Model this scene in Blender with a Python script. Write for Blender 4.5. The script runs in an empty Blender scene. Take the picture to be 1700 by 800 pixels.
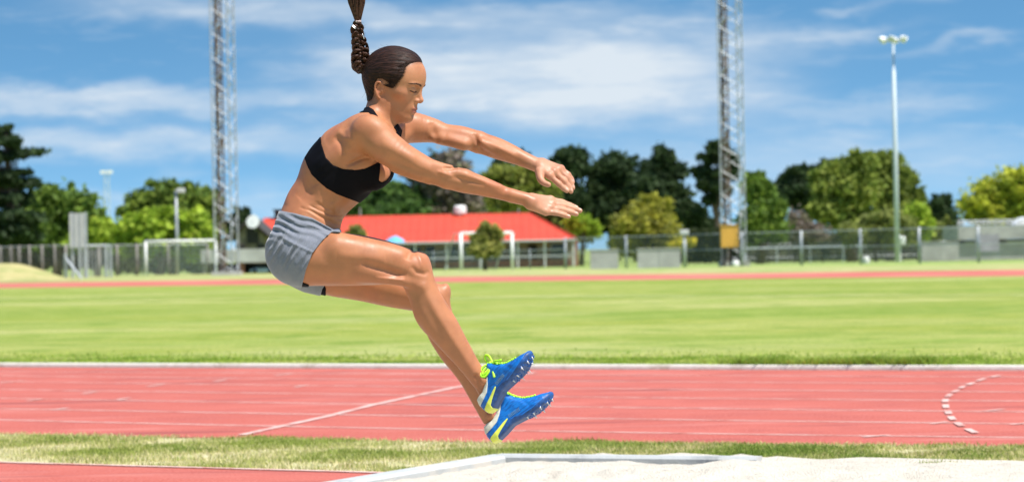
import bpy, math, random
import numpy as np
from mathutils import Vector, Matrix
R = math.radians
rnd = random.Random(7); rng = np.random.default_rng(11)
scene = bpy.context.scene; COL = scene.collection
# ---------------------------------------------------------------- camera
F_PX = 4800.0; CAM_H = 0.94; ROLL = 0.0198; HOR = 415.0
CR, SR = math.cos(ROLL), math.sin(ROLL)
RIGHT = np.array([CR, 0, -SR]); UP = np.array([SR, 0, CR]); FWD = np.array([0, 1.0, 0]); CAM = np.array([0, 0, CAM_H])
cam_d = bpy.data.cameras.new('camera'); cam = bpy.data.objects.new('camera', cam_d); COL.objects.link(cam)
cam.matrix_world = Matrix(((CR, SR, 0, 0), (0, 0, -1, 0), (-SR, CR, 0, CAM_H), (0, 0, 0, 1)))
cam_d.sensor_width = 36; cam_d.lens = 36 * F_PX / 1700; cam_d.shift_y = 15 / 1700
cam_d.clip_start = 0.1; cam_d.clip_end = 6000
D_P = 8.3                                   # distance of the jumper
cam_d.dof.use_dof = True; cam_d.dof.focus_distance = D_P - 0.1; cam_d.dof.aperture_fstop = 7.2
scene.camera = cam
def P(px, py, d):
    return CAM + d * ((px - 850) / F_PX * RIGHT - (py - HOR) / F_PX * UP + FWD)
def G(px, py, z=0.0):
    v = (px - 850) / F_PX * RIGHT - (py - HOR) / F_PX * UP + FWD
    d = (z - CAM_H) / v[2]
    return CAM + d * v
# ---------------------------------------------------------------- light
SUN_AZ, SUN_EL = R(126), R(63)              # azimuth clockwise from +Y
sdir = np.array([math.sin(SUN_AZ) * math.cos(SUN_EL), math.cos(SUN_AZ) * math.cos(SUN_EL), math.sin(SUN_EL)])
sl = bpy.data.lights.new('sun', 'SUN'); sl.energy = 5.0; sl.angle = R(0.53); sl.color = (1.0, 0.955, 0.89)
so = bpy.data.objects.new('sun', sl); COL.objects.link(so)
so.rotation_euler = Vector(-sdir).to_track_quat('-Z', 'Y').to_euler(); so.location = (10, -10, 20)
world = bpy.data.worlds.new('World'); scene.world = world; world.use_nodes = True
wt = world.node_tree; wn = wt.nodes; wl = wt.links; wn.clear()
def N(nt, typ, **kw):
    n = nt.nodes.new(typ)
    for k, v in kw.items(): setattr(n, k, v)
    return n
def math_n(nt, op, a, b=None, c=None, clamp=False):
    n = nt.nodes.new('ShaderNodeMath'); n.operation = op; n.use_clamp = clamp
    for i, v in enumerate((a, b, c)):
        if v is None: continue
        if isinstance(v, (int, float)): n.inputs[i].default_value = v
        else: nt.links.new(v, n.inputs[i])
    return n.outputs[0]
def build_world():
    out = N(wt, 'ShaderNodeOutputWorld'); bg = N(wt, 'ShaderNodeBackground'); bg.inputs[1].default_value = 0.086
    tc = N(wt, 'ShaderNodeTexCoord'); sep = N(wt, 'ShaderNodeSeparateXYZ'); wl.new(tc.outputs['Generated'], sep.inputs[0])
    # sky seen a little deeper (clear dry air) by raising the looked-up elevation near the horizon
    z = math_n(wt, 'ADD', math_n(wt, 'MULTIPLY', math_n(wt, 'MAXIMUM', sep.outputs[2], 0.0), 3.6), 0.16)
    cmb = N(wt, 'ShaderNodeCombineXYZ'); wl.new(sep.outputs[0], cmb.inputs[0]); wl.new(sep.outputs[1], cmb.inputs[1]); wl.new(z, cmb.inputs[2])
    nrm = N(wt, 'ShaderNodeVectorMath', operation='NORMALIZE'); wl.new(cmb.outputs[0], nrm.inputs[0])
    sky = N(wt, 'ShaderNodeTexSky', sky_type='NISHITA', sun_disc=False); sky.sun_elevation = SUN_EL; sky.sun_rotation = SUN_AZ
    sky.air_density = 1.0; sky.dust_density = 0.35; sky.ozone_density = 2.2
    wl.new(nrm.outputs[0], sky.inputs[0])
    hsv = N(wt, 'ShaderNodeHueSaturation'); hsv.inputs['Saturation'].default_value = SKY_SAT; hsv.inputs['Value'].default_value = SKY_VAL; hsv.inputs['Hue'].default_value = 0.485
    wl.new(sky.outputs[0], hsv.inputs['Color'])
    # clouds: thin high streaks laid out over azimuth / elevation (degrees)
    az = math_n(wt, 'MULTIPLY', math_n(wt, 'ARCTAN2', sep.outputs[0], sep.outputs[1]), 57.2958)
    el = math_n(wt, 'MULTIPLY', math_n(wt, 'ARCSINE', sep.outputs[2]), 57.2958)
    c2 = N(wt, 'ShaderNodeCombineXYZ'); wl.new(az, c2.inputs[0]); wl.new(el, c2.inputs[1])
    def noise(scale, sx, sy, detail, rough=0.55, off=0.0, dist=0.0):
        m = N(wt, 'ShaderNodeMapping'); m.inputs['Scale'].default_value = (sx, sy, 1); m.inputs['Location'].default_value = (off, off * .7, off); m.inputs['Rotation'].default_value = (0, 0, R(-3))
        wl.new(c2.outputs[0], m.inputs[0])
        n = N(wt, 'ShaderNodeTexNoise'); n.inputs['Scale'].default_value = scale; n.inputs['Detail'].default_value = detail; n.inputs['Roughness'].default_value = rough; n.inputs['Distortion'].default_value = dist
        wl.new(m.outputs[0], n.inputs['Vector']); return n.outputs['Fac']
    w1 = math_n(wt, 'MULTIPLY', math_n(wt, 'SUBTRACT', noise(1, .45, 1.4, 3), .5), 1.6)
    w2 = math_n(wt, 'MULTIPLY', math_n(wt, 'SUBTRACT', noise(1, .5, 1.2, 4, off=7), .5), 1.1)
    az2 = math_n(wt, 'ADD', az, math_n(wt, 'MULTIPLY', w1, 2.0)); el2 = math_n(wt, 'ADD', el, w2)
    tot = None
    k = 57.2958 / F_PX
    for (px, py, hw, hh, amp, tilt) in CLOUDS:
        dxp = px - 850; hy = HOR - ROLL * dxp
        a0 = dxp * k; e0 = (hy - py) * k
        dx = math_n(wt, 'SUBTRACT', az2, a0); dy = math_n(wt, 'SUBTRACT', math_n(wt, 'SUBTRACT', el2, e0), math_n(wt, 'MULTIPLY', dx, tilt))
        q = math_n(wt, 'ADD', math_n(wt, 'POWER', math_n(wt, 'ABSOLUTE', math_n(wt, 'DIVIDE', dx, hw * k)), 2.0), math_n(wt, 'POWER', math_n(wt, 'ABSOLUTE', math_n(wt, 'DIVIDE', dy, hh * k)), 2.0))
        g = math_n(wt, 'MULTIPLY', math_n(wt, 'POWER', 2.718, math_n(wt, 'MULTIPLY', math_n(wt, 'POWER', q, 1.3), -1.0)), amp)
        tot = g if tot is None else math_n(wt, 'ADD', tot, g)
    st = noise(1, .5, 2.6, 6, .6, off=3, dist=.3); st2 = noise(1, .9, 5.0, 5, .6, off=11)
    tex = math_n(wt, 'ADD', math_n(wt, 'MULTIPLY', st, .9), math_n(wt, 'MULTIPLY', st2, .45))
    tex = math_n(wt, 'ADD', math_n(wt, 'MULTIPLY', math_n(wt, 'SUBTRACT', tex, .68), 1.25), .90)
    fine = math_n(wt, 'MULTIPLY', math_n(wt, 'SUBTRACT', st, .52), .9, clamp=True)
    fac = math_n(wt, 'ADD', math_n(wt, 'MULTIPLY', tot, tex), fine, clamp=True)
    up = math_n(wt, 'GREATER_THAN', sep.outputs[2], -0.02)
    fac = math_n(wt, 'MULTIPLY', math_n(wt, 'MULTIPLY', fac, up), .93)
    mx = N(wt, 'ShaderNodeMix', data_type='RGBA'); wl.new(fac, mx.inputs[0]); wl.new(hsv.outputs[0], mx.inputs[6]); mx.inputs[7].default_value = CLOUD_COL
    wl.new(mx.outputs[2], bg.inputs[0]); wl.new(bg.outputs[0], out.inputs[0])
SKY_SAT, SKY_VAL = 1.20, 1.38
CLOUD_COL = (6.1, 6.7, 7.25, 1)
CLOUDS = [(1130, 130, 190, 60, .34, .02), (700, 150, 190, 38, .28, .0), (890, 118, 340, 76, .74, .0), (1040, 90, 260, 42, .30, .04), (640, 100, 150, 22, .4, 0), (130, 168, 360, 22, .75, -.03), (330, 235, 330, 26, .5, 0),
          (420, 20, 260, 26, .55, -.04), (1000, 175, 240, 35, .45, 0), (1430, 185, 200, 18, .4, .05), (1600, 78, 110, 10, .32, .12), (1420, 15, 40, 8, .4, -.05),
          (1380, 60, 130, 12, .3, .08), (1350, 260, 420, 45, .42, 0), (60, 245, 200, 30, .35, 0), (780, 30, 220, 20, .4, 0), (850, 330, 900, 30, .35, 0)]
build_world()
scene.view_settings.view_transform = 'Standard'; scene.view_settings.look = 'None'; scene.view_settings.gamma = 1
scene.view_settings.exposure = 0.55
scene.render.engine = 'CYCLES'
try:
    scene.cycles.use_denoising = True; scene.cycles.max_bounces = 8; scene.cycles.transparent_max_bounces = 16
except Exception: pass

# ---------------------------------------------------------------- helpers
def tag(o, label=None, cat=None, group=None, kind=None):
    if label: o['label'] = label
    if cat: o['category'] = cat
    if group: o['group'] = group
    if kind: o['kind'] = kind
    return o
def empty(name, loc, label=None, cat=None, group=None):
    o = bpy.data.objects.new(name, None); COL.objects.link(o); o.location = loc; o.empty_display_size = .2
    return tag(o, label, cat, group)
def mesh_np(name, verts, faces, mat=None, parent=None, smooth=False, quads=True):
    """verts world coords (n,3); faces (m,3|4)"""
    verts = np.asarray(verts, dtype=np.float32); faces = np.asarray(faces, dtype=np.int32)
    off = np.array(parent.location, dtype=np.float32) if parent is not None else (verts.mean(0) if False else np.zeros(3, np.float32))
    q_ = parent.parent if parent is not None else None
    while q_ is not None: off = off + np.array(q_.location, dtype=np.float32); q_ = q_.parent
    me = bpy.data.meshes.new(name); n = len(faces); c = faces.shape[1]
    me.vertices.add(len(verts)); me.vertices.foreach_set('co', (verts - off).ravel())
    me.loops.add(n * c); me.loops.foreach_set('vertex_index', faces.ravel())
    me.polygons.add(n); me.polygons.foreach_set('loop_start', np.arange(0, n * c, c, dtype=np.int32)); me.polygons.foreach_set('loop_total', np.full(n, c, dtype=np.int32))
    if smooth: me.polygons.foreach_set('use_smooth', np.ones(n, dtype=bool))
    me.update(calc_edges=True); me.validate()
    o = bpy.data.objects.new(name, me); COL.objects.link(o)
    if mat: me.materials.append(mat)
    if parent: o.parent = parent
    return o
class MB:
    """collects boxes, bars and tubes (world coordinates) into one mesh"""
    def __init__(s): s.v = []; s.f = []
    def add(s, vs, fs):
        b = len(s.v); s.v += [tuple(map(float, v)) for v in vs]; s.f += [tuple(b + i for i in f) for f in fs]
    def box(s, c, size, rot=0.0):
        c = np.array(c, float); x, y, z = [q / 2 for q in size]; cr, sr = math.cos(rot), math.sin(rot); vs = []
        for sx in (-1, 1):
            for sy in (-1, 1):
                for sz in (-1, 1):
                    vs.append((c[0] + cr * sx * x - sr * sy * y, c[1] + sr * sx * x + cr * sy * y, c[2] + sz * z))
        s.add(vs, [(0, 1, 3, 2), (4, 6, 7, 5), (0, 4, 5, 1), (2, 3, 7, 6), (0, 2, 6, 4), (1, 5, 7, 3)])
    def tube(s, pts, rad, n=8, cap=True):
        pts = [np.array(p, float) for p in pts]; m = len(pts)
        rads = rad if hasattr(rad, '__len__') else [rad] * m
        prev = None; vs = []; fs = []
        for i, p in enumerate(pts):
            t = pts[min(i + 1, m - 1)] - pts[max(i - 1, 0)]; t = t / (np.linalg.norm(t) + 1e-12)
            if prev is None:
                a = np.array([0, 0, 1.0]) if abs(t[2]) < .9 else np.array([1.0, 0, 0])
                u = np.cross(t, a)
            else: u = prev - t * prev.dot(t)
            u /= np.linalg.norm(u) + 1e-12; w = np.cross(t, u); prev = u
            for k in range(n):
                an = 2 * math.pi * k / n; vs.append(p + rads[i] * (math.cos(an) * u + math.sin(an) * w))
        for i in range(m - 1):
            for k in range(n):
                a = i * n + k; b = i * n + (k + 1) % n; fs.append((a, b, b + n, a + n))
        if cap:
            fs.append(tuple(range(n))[::-1]); fs.append(tuple(range((m - 1) * n, m * n)))
        s.add(vs, fs)
    def lathe(s, c, prof, n=16, axis=None):
        """prof list of (r, h) along +Z (or axis)"""
        c = np.array(c, float); ax = np.array([0, 0, 1.0]) if axis is None else np.array(axis, float) / np.linalg.norm(axis)
        a = np.array([0, 0, 1.0]) if abs(ax[2]) < .9 else np.array([1.0, 0, 0]); u = np.cross(ax, a); u /= np.linalg.norm(u); w = np.cross(ax, u)
        vs = []; fs = []
        for r, h in prof:
            for k in range(n):
                an = 2 * math.pi * k / n; vs.append(c + ax * h + r * (math.cos(an) * u + math.sin(an) * w))
        for i in range(len(prof) - 1):
            for k in range(n):
                p = i * n + k; q = i * n + (k + 1) % n; fs.append((p, q, q + n, p + n))
        fs.append(tuple(range(n))[::-1]); fs.append(tuple(range((len(prof) - 1) * n, len(prof) * n)))
        s.add(vs, fs)
    def build(s, name, mat=None, parent=None, smooth=False, bevel=0):
        off = Vector((0, 0, 0)); p = parent
        while p is not None: off += p.location; p = p.parent
        me = bpy.data.meshes.new(name); me.from_pydata([Vector(v) - off for v in s.v], [], s.f); me.update()
        if smooth:
            for q in me.polygons: q.use_smooth = True
        o = bpy.data.objects.new(name, me); COL.objects.link(o)
        if mat: me.materials.append(mat)
        if parent: o.parent = parent
        if bevel:
            b = o.modifiers.new('bevel', 'BEVEL'); b.width = bevel; b.segments = 2; b.limit_method = 'ANGLE'
        return o
def mat_basic(name, col, rough=.6, metal=0.0, noise=None, spec=.5, bump=None, sub=0.0):
    """noise=(scale, amount, detail) multiplies the base colour; bump=(scale,strength,dist)"""
    m = bpy.data.materials.new(name); m.use_nodes = True; nt = m.node_tree; b = nt.nodes['Principled BSDF']
    b.inputs['Base Color'].default_value = (*col, 1); b.inputs['Roughness'].default_value = rough; b.inputs['Metallic'].default_value = metal
    b.inputs['Specular IOR Level'].default_value = spec
    g = N(nt, 'ShaderNodeNewGeometry')
    if noise:
        n = N(nt, 'ShaderNodeTexNoise'); n.inputs['Scale'].default_value = noise[0]; n.inputs['Detail'].default_value = noise[2] if len(noise) > 2 else 4
        nt.links.new(g.outputs['Position'], n.inputs['Vector'])
        mr = N(nt, 'ShaderNodeMapRange'); mr.inputs[1].default_value = .3; mr.inputs[2].default_value = .7; mr.inputs[3].default_value = 1 - noise[1]; mr.inputs[4].default_value = 1 + noise[1]
        nt.links.new(n.outputs['Fac'], mr.inputs[0])
        v = N(nt, 'ShaderNodeVectorMath', operation='SCALE'); v.inputs[0].default_value = col; nt.links.new(mr.outputs[0], v.inputs['Scale']); nt.links.new(v.outputs[0], b.inputs['Base Color'])
    if bump:
        n = N(nt, 'ShaderNodeTexNoise'); n.inputs['Scale'].default_value = bump[0]; n.inputs['Detail'].default_value = 5
        nt.links.new(g.outputs['Position'], n.inputs['Vector'])
        bp = N(nt, 'ShaderNodeBump'); bp.inputs['Strength'].default_value = bump[1]; bp.inputs['Distance'].default_value = bump[2]
        nt.links.new(n.outputs['Fac'], bp.inputs['Height']); nt.links.new(bp.outputs[0], b.inputs['Normal'])
    return m
def ramp_mat(name, layers, rough=.85, bump=None, spec=.3):
    """layers: list of (scale vec3, detail, lo, hi, colour) mixed one after another over the first colour"""
    m = bpy.data.materials.new(name); m.use_nodes = True; nt = m.node_tree; b = nt.nodes['Principled BSDF']
    b.inputs['Roughness'].default_value = rough; b.inputs['Specular IOR Level'].default_value = spec
    g = N(nt, 'ShaderNodeNewGeometry'); cur = None
    for i, l in enumerate(layers):
        if cur is None:
            rgb = N(nt, 'ShaderNodeRGB'); rgb.outputs[0].default_value = (*l, 1); cur = rgb.outputs[0]; continue
        sc, det, lo, hi, col = l
        mp = N(nt, 'ShaderNodeMapping'); mp.inputs['Scale'].default_value = sc; mp.inputs['Location'].default_value = (i * 3.1, i * 1.7, i); nt.links.new(g.outputs['Position'], mp.inputs[0])
        n = N(nt, 'ShaderNodeTexNoise'); n.inputs['Scale'].default_value = 1; n.inputs['Detail'].default_value = det; nt.links.new(mp.outputs[0], n.inputs['Vector'])
        mr = N(nt, 'ShaderNodeMapRange'); mr.inputs[1].default_value = lo; mr.inputs[2].default_value = hi; nt.links.new(n.outputs['Fac'], mr.inputs[0])
        mx = N(nt, 'ShaderNodeMix', data_type='RGBA'); nt.links.new(mr.outputs[0], mx.inputs[0]); nt.links.new(cur, mx.inputs[6]); mx.inputs[7].default_value = (*col, 1); cur = mx.outputs[2]
    nt.links.new(cur, b.inputs['Base Color'])
    if bump:
        n = N(nt, 'ShaderNodeTexNoise'); n.inputs['Scale'].default_value = bump[0]; n.inputs['Detail'].default_value = 6; nt.links.new(g.outputs['Position'], n.inputs['Vector'])
        bp = N(nt, 'ShaderNodeBump'); bp.inputs['Strength'].default_value = bump[1]; bp.inputs['Distance'].default_value = bump[2]
        nt.links.new(n.outputs['Fac'], bp.inputs['Height']); nt.links.new(bp.outputs[0], b.inputs['Normal'])
    return m
def attr_mat(name, attr='tint', rough=.7, spec=.3, trans=0.0):
    m = bpy.data.materials.new(name); m.use_nodes = True; nt = m.node_tree; b = nt.nodes['Principled BSDF']
    a = N(nt, 'ShaderNodeAttribute'); a.attribute_name = attr; nt.links.new(a.outputs['Color'], b.inputs['Base Color'])
    b.inputs['Roughness'].default_value = rough; b.inputs['Specular IOR Level'].default_value = spec
    if trans:
        t = N(nt, 'ShaderNodeBsdfTranslucent'); nt.links.new(a.outputs['Color'], t.inputs[0])
        mx = N(nt, 'ShaderNodeMixShader'); mx.inputs[0].default_value = trans; nt.links.new(b.outputs[0], mx.inputs[1]); nt.links.new(t.outputs[0], mx.inputs[2])
        nt.links.new(mx.outputs[0], nt.nodes['Material Output'].inputs[0])
    return m
def set_tint(o, cols, domain='POINT'):
    a = o.data.color_attributes.new('tint', 'FLOAT_COLOR', domain); c = np.ones((len(cols), 4), np.float32); c[:, :3] = cols
    a.data.foreach_set('color', c.ravel())
def gz(d):
    t = min(max((d - 115) / 150, 0), 1); return -0.6 * t * t * (3 - 2 * t)
def poly_sheet(name, pts, z, mat, kind='structure'):
    mb = MB(); mb.add([(p[0], p[1], z) for p in pts], [tuple(range(len(pts)))]); o = mb.build(name, mat); tag(o, kind=kind); return o
# ---------------------------------------------------------------- ground, track, pit
M_infield = ramp_mat('infield_grass', [(.25, .28, .035), ((.35, .35, 1), 4, .42, .60, (.35, .35, .10)), ((.06, .22, 1), 4, .46, .62, (.165, .235, .02)), ((.09, .16, 1), 5, .54, .70, (.45, .42, .18)), ((3, 3, 1), 5, .48, .70, (.35, .36, .09)), ((.25, .5, 1), 4, .52, .68, (.27, .32, .06)), ((1.2, 1.6, 1), 6, .52, .66, (.15, .22, .02)), ((22, 22, 1), 3, .45, .7, (.14, .21, .02))], bump=(14, .6, .05))
M_verge = ramp_mat('dry_verge', [(.36, .34, .13), ((.25, .25, 1), 4, .42, .6, (.22, .30, .07)), ((1.5, 1.5, 1), 4, .5, .7, (.46, .42, .22))], bump=(8, .5, .05))
M_far = ramp_mat('far_grass', [(.24, .33, .07), ((.15, .15, 1), 4, .45, .6, (.34, .38, .13)), ((1, 1, 1), 4, .5, .7, (.18, .24, .05))])
def ground_sheet():
    ys = [-60, -20, 0, 10, 20, 40, 60, 80, 100, 115, 130, 145, 160, 175, 190, 205, 220, 240, 265, 300, 500, 1200, 4500]
    xs = [-3000, -800, -200, -60, -20, 0, 20, 60, 200, 800, 3000]
    v = [(x, y, gz(y) - .02) for y in ys for x in xs]; nx = len(xs)
    f = [(j * nx + i, j * nx + i + 1, (j + 1) * nx + i + 1, (j + 1) * nx + i) for j in range(len(ys) - 1) for i in range(nx - 1)]
    return tag(mesh_np('ground', v, f, M_far), kind='structure')
ground_sheet()
# kerb and lanes measured along the bend
def curve(y0, y1, y2, y3):
    xs = np.array([0, 560, 1130, 1700]); cs = np.polyfit(xs, [y0, y1, y2, y3], 2)
    X = np.linspace(-1500, 3200, 110); return [G(x, np.polyval(cs, x))[:2] for x in X]
K0 = curve(609.5, 611.8, 613.6, 615.2)      # inner edge of the track
LANES = [curve(696.8, 709, 719.1, 725.8), curve(678, 687.9, 696.6, 703.3), curve(660.8, 669.8, 677.4, 683.4), curve(646.2, 654, 660.6, 665.6), curve(632.8, 640.4, 646.0, 650.6), curve(623.5, 629.3, 633.8, 637), curve(616.5, 620, 623, 625.5)]
NE = curve(719.5, 729.5, 737.2, 740.5)        # outer edge
M_track = ramp_mat('red_track', [(.385, .074, .048), ((.5, 1.2, 1), 5, .42, .62, (.43, .095, .066)), ((2.5, 2.5, 1), 6, .48, .66, (.335, .064, .046)), ((70, 70, 1), 2, .40, .66, (.50, .15, .115)), ((.9, 2.8, 1), 6, .56, .72, (.50, .17, .135)), ((.35, 2.0, 1), 7, .60, .66, (.31, .075, .06))], bump=(220, .6, .004), rough=.75)
M_line = ramp_mat('worn_white_line', [(.62, .40, .35), ((5, 5, 1), 6, .46, .64, (.46, .17, .135)), ((40, 40, 1), 4, .5, .7, (.70, .52, .47))], rough=.7)
def strip(name, A, B, z, mat, kind='structure'):
    v = [(a[0], a[1], z) for a in A] + [(b[0], b[1], z) for b in B]; n = len(A)
    f = [(i, i + 1, n + i + 1, n + i) for i in range(n - 1)]
    return tag(mesh_np(name, v, f, mat), kind=kind)
def clip(n): return n
strip('running_track', NE, K0, 0.0, M_track)
def line_strip(name, A, w, z=.002, mat=None):
    A = np.array(A); t = np.gradient(A, axis=0); t /= np.linalg.norm(t, axis=1)[:, None]; nrm = np.stack([-t[:, 1], t[:, 0]], 1)
    return strip(name, A - nrm * w / 2, A + nrm * w / 2, z, mat or M_line)
for L in LANES: line_strip('lane_line', L, .045)
# diagonal lane-break line, dashed curve and small change-over ticks
def img_line(name, pts, w, z=.004):
    return line_strip(name, [G(x, y)[:2] for x, y in pts], w, z)
img_line('start_line', [(402, 722), (470, 707), (540, 692), (620, 672), (700, 655), (762, 642)], .055)
img_line('start_line', [(762, 642), (830, 628), (890, 618)], .05)
dash = [(1640, 728, 24), (1612, 716, 20), (1592, 705, 18), (1580, 695, 14), (1574, 685, 14), (1570, 675, 14), (1569, 666, 14), (1575, 657, 14), (1586, 650, 16), (1598, 643, 16), (1611, 638, 18), (1628, 631, 20), (1652, 625, 24), (1680, 620, 26)]
dpath = np.array([G(x, y)[:2] for x, y, w in dash])
for i in range(1, len(dash) - 1):
    a_, b_, c_ = dpath[max(i - 1, 0)], dpath[i], dpath[min(i + 1, len(dash) - 1)]
    line_strip('dashed_marking', [b_ + (a_ - b_) * .30, b_, b_ + (c_ - b_) * .30], .038, .006)
for x, y, w in [(1650, 681, 34), (1455, 724, 44), (1700, 703, 40), (205, 662, 22), (258, 640, 26), (60, 664, 30), (150, 652, 26), (365, 632, 22), (100, 679, 26), (20, 634, 40), (470, 622, 30), (500, 641, 20), (1560, 702, 26)]:
    img_line('lane_tick', [(x - w / 2, y + 1.8), (x + w / 2, y - 1.8)], .035)
# white concrete kerb, in worn stretches
M_kerb = ramp_mat('kerb_concrete', [(.60, .56, .49), ((4, 4, 4), 5, .5, .68, (.44, .40, .32)), ((30, 30, 30), 3, .5, .7, (.66, .62, .55))], bump=(60, .5, .01))
def kerb():
    A = np.array(K0); t = np.gradient(A, axis=0); t /= np.linalg.norm(t, axis=1)[:, None]; n = np.stack([-t[:, 1], t[:, 0]], 1)
    w = .10; h = .04; prof = [(0, 0), (0, h - .01), (.012, h), (w - .012, h), (w, h - .01), (w, 0)]
    v = []
    for i in range(len(A)):
        for (o, z) in prof: v.append((*(A[i] + n[i] * o), z - .001))
    m = len(prof); f = [(i * m + k, (i + 1) * m + k, (i + 1) * m + k + 1, i * m + k + 1) for i in range(len(A) - 1) for k in range(m - 1)]
    o = mesh_np('track_kerb', v, f, M_kerb, smooth=False); tag(o, kind='structure')
kerb()
# infield: from the kerb to the far track
def gpts(l): return [G(x, y)[:2] for x, y in l]
FN = gpts([(x, np.interp(x, [-2600, 0, 600, 1100, 1700, 4000], [510.5, 478, 470.5, 464, 458, 429.2])) for x in np.linspace(-2600, 4000, 60)])
FF = gpts([(x, np.interp(x, [-2600, 0, 600, 1100, 1700, 4000], [502.5, 470, 461, 455, 447.5, 418.8])) for x in np.linspace(-2600, 4000, 60)])
n_ = np.array(K0); idx = np.linspace(0, len(K0) - 1, 60).astype(int)
tt = np.gradient(n_, axis=0); tt /= np.linalg.norm(tt, axis=1)[:, None]; KB = n_ + np.stack([-tt[:, 1], tt[:, 0]], 1) * .095
strip('infield_grass', [KB[i] for i in idx], FN, 0.002, M_infield)
M_track2 = ramp_mat('red_track_far', [(.43, .11, .082), ((.2, .2, 1), 4, .45, .6, (.50, .17, .125))])
strip('far_running_track', FN, FF, 0.0, M_track2)
FV = gpts([(x, np.interp(x, [-2600, 0, 600, 1100, 1700, 4000], [492.5, 460, 451, 445.5, 438, 409.2])) for x in np.linspace(-2600, 4000, 60)])
strip('verge', FF, FV, 0.0, M_verge)
M_paint = ramp_mat('faded_pitch_paint', [(.50, .52, .27), ((2, 2, 1), 4, .4, .6, (.40, .45, .15))])
line_strip('pitch_line', gpts([(x, 497 - x * .004) for x in (-200, 400, 1000, 1900)]), .25, .007, M_paint)
# near side: runway, grass strip, sand pit
RUN = gpts([(-300, 756), (0, 769), (330, 777.5), (650, 787)])
M_strip = ramp_mat('strip_soil', [(.52, .47, .26), ((4, 4, 1), 5, .46, .66, (.38, .38, .15)), ((16, 16, 1), 4, .5, .7, (.60, .54, .33)), ((1.3, 1.3, 1), 4, .55, .7, (.62, .56, .36))], bump=(60, .8, .02))
PITB = gpts([(655, 799), (740, 781), (828, 769.5), (1250, 774), (2000, 783)])
near = [NE[0], *NE[1:]]
def fill(name, A, B, z, mat):                   # between two polylines of any length
    def rs(L, n):
        L = np.array(L); s = np.r_[0, np.cumsum(np.linalg.norm(np.diff(L, axis=0), axis=1))]; q = np.linspace(0, s[-1], n)
        return np.stack([np.interp(q, s, L[:, 0]), np.interp(q, s, L[:, 1])], 1)
    return strip(name, rs(A, 60), rs(B, 60), z, mat)
pit0 = G(655, 799)[:2]; 
fill('grass_strip_soil', [NE[0] - np.array([0, 14.]), NE[55] - np.array([0, 11.]), NE[-1] - np.array([0, 9.])], NE, -0.004, M_strip)
# runway: 4 m wide red sheet that ends at the pit
rdir = np.array(RUN[-1]) - np.array(RUN[1]); rdir /= np.linalg.norm(rdir); rn = np.array([rdir[1], -rdir[0]])
if rn[1] > 0: rn = -rn
r0 = np.array(RUN[1]) - rdir * 40; r1 = np.array(RUN[-1]) + rdir * .05
poly_sheet('long_jump_runway', [r0, r1, r1 + rn * 4.2, r0 + rn * 4.2], 0.006, M_track)
line_strip('runway_edge_line', [r0 + rn * .02, r1 + rn * .02], .05, .010)
# sand pit
pb0 = np.array(PITB[2]); pdir = rdir; c0 = r1 + rdir * .1 + np.array([0, 0]); 
A0 = np.array(PITB[0]); A1 = pb0; A2 = np.array(G(2300, 786)[:2])
endv = (A0 - A1) / np.linalg.norm(A0 - A1); A00 = A1 + endv * 5.2
SX = np.linspace(0, 1, 200); SY = np.linspace(0, 1, 150)
def sand():
    from mathutils import noise as mn
    V = []
    a, b = A1 + (A2 - A1) * 0, A2
    c, d = A00, A00 + (A2 - A1)
    for j in SY:
        for i in SX:
            i2 = i ** 1.0; j2 = j ** 1.5
            p = (a * (1 - i2) + b * i2) * (1 - j2) + (c * (1 - i2) + d * i2) * j2
            q = Vector((p[0], p[1], 0)); p = p - endv * ((.02 + .26 * mn.noise(Vector((p[0] * 2.1, 1, 4))) + .12 * mn.noise(Vector((p[0] * 7, 5, 4)))) * (1 - min(j2 * 5, 1)) * min(max((i2 - .14) / .1, 0), 1))
            z = .035 * mn.noise(q * 1.7) + .030 * mn.noise(q * 5) + .018 * mn.noise(q * 12) + .008 * mn.noise(q * 34)
            edge = min(i2 * 6, j2 * 4, 1)
            wob = .022 * mn.noise(Vector((p[0] * 2.4, 3, 0))) + .012 * mn.noise(Vector((p[0] * 6, 9, 0))); V.append((p[0], p[1], .006 + .026 * edge ** .5 + .012 * min(max((i2 - .10) / .16, 0), 1) + 1.15 * wob * (1 - min(j2 * 8, 1)) + z * (.3 + .7 * edge)))
    n = len(SX); f = [(j * n + i, (j + 1) * n + i, (j + 1) * n + i + 1, j * n + i + 1) for j in range(len(SY) - 1) for i in range(n - 1)]
    M = ramp_mat('pale_sand', [(.60, .545, .455), ((5, 5, 5), 5, .5, .7, (.54, .485, .40)), ((60, 60, 60), 3, .55, .75, (.46, .405, .33)), ((9, 9, 9), 6, .6, .7, (.50, .445, .37))], bump=(110, 1.0, .014), rough=.95)
    o = mesh_np('sand_pit', V, f, M, smooth=True); tag(o, kind='structure')
sand()
M_pitkerb = ramp_mat('pit_edging', [(.42, .43, .42), ((6, 6, 6), 5, .5, .7, (.28, .29, .29)), ((40, 40, 40), 3, .5, .7, (.40, .41, .40)), ((3, 3, 3), 6, .52, .6, (.50, .47, .42))], bump=(50, .4, .006))
mb = MB()
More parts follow.
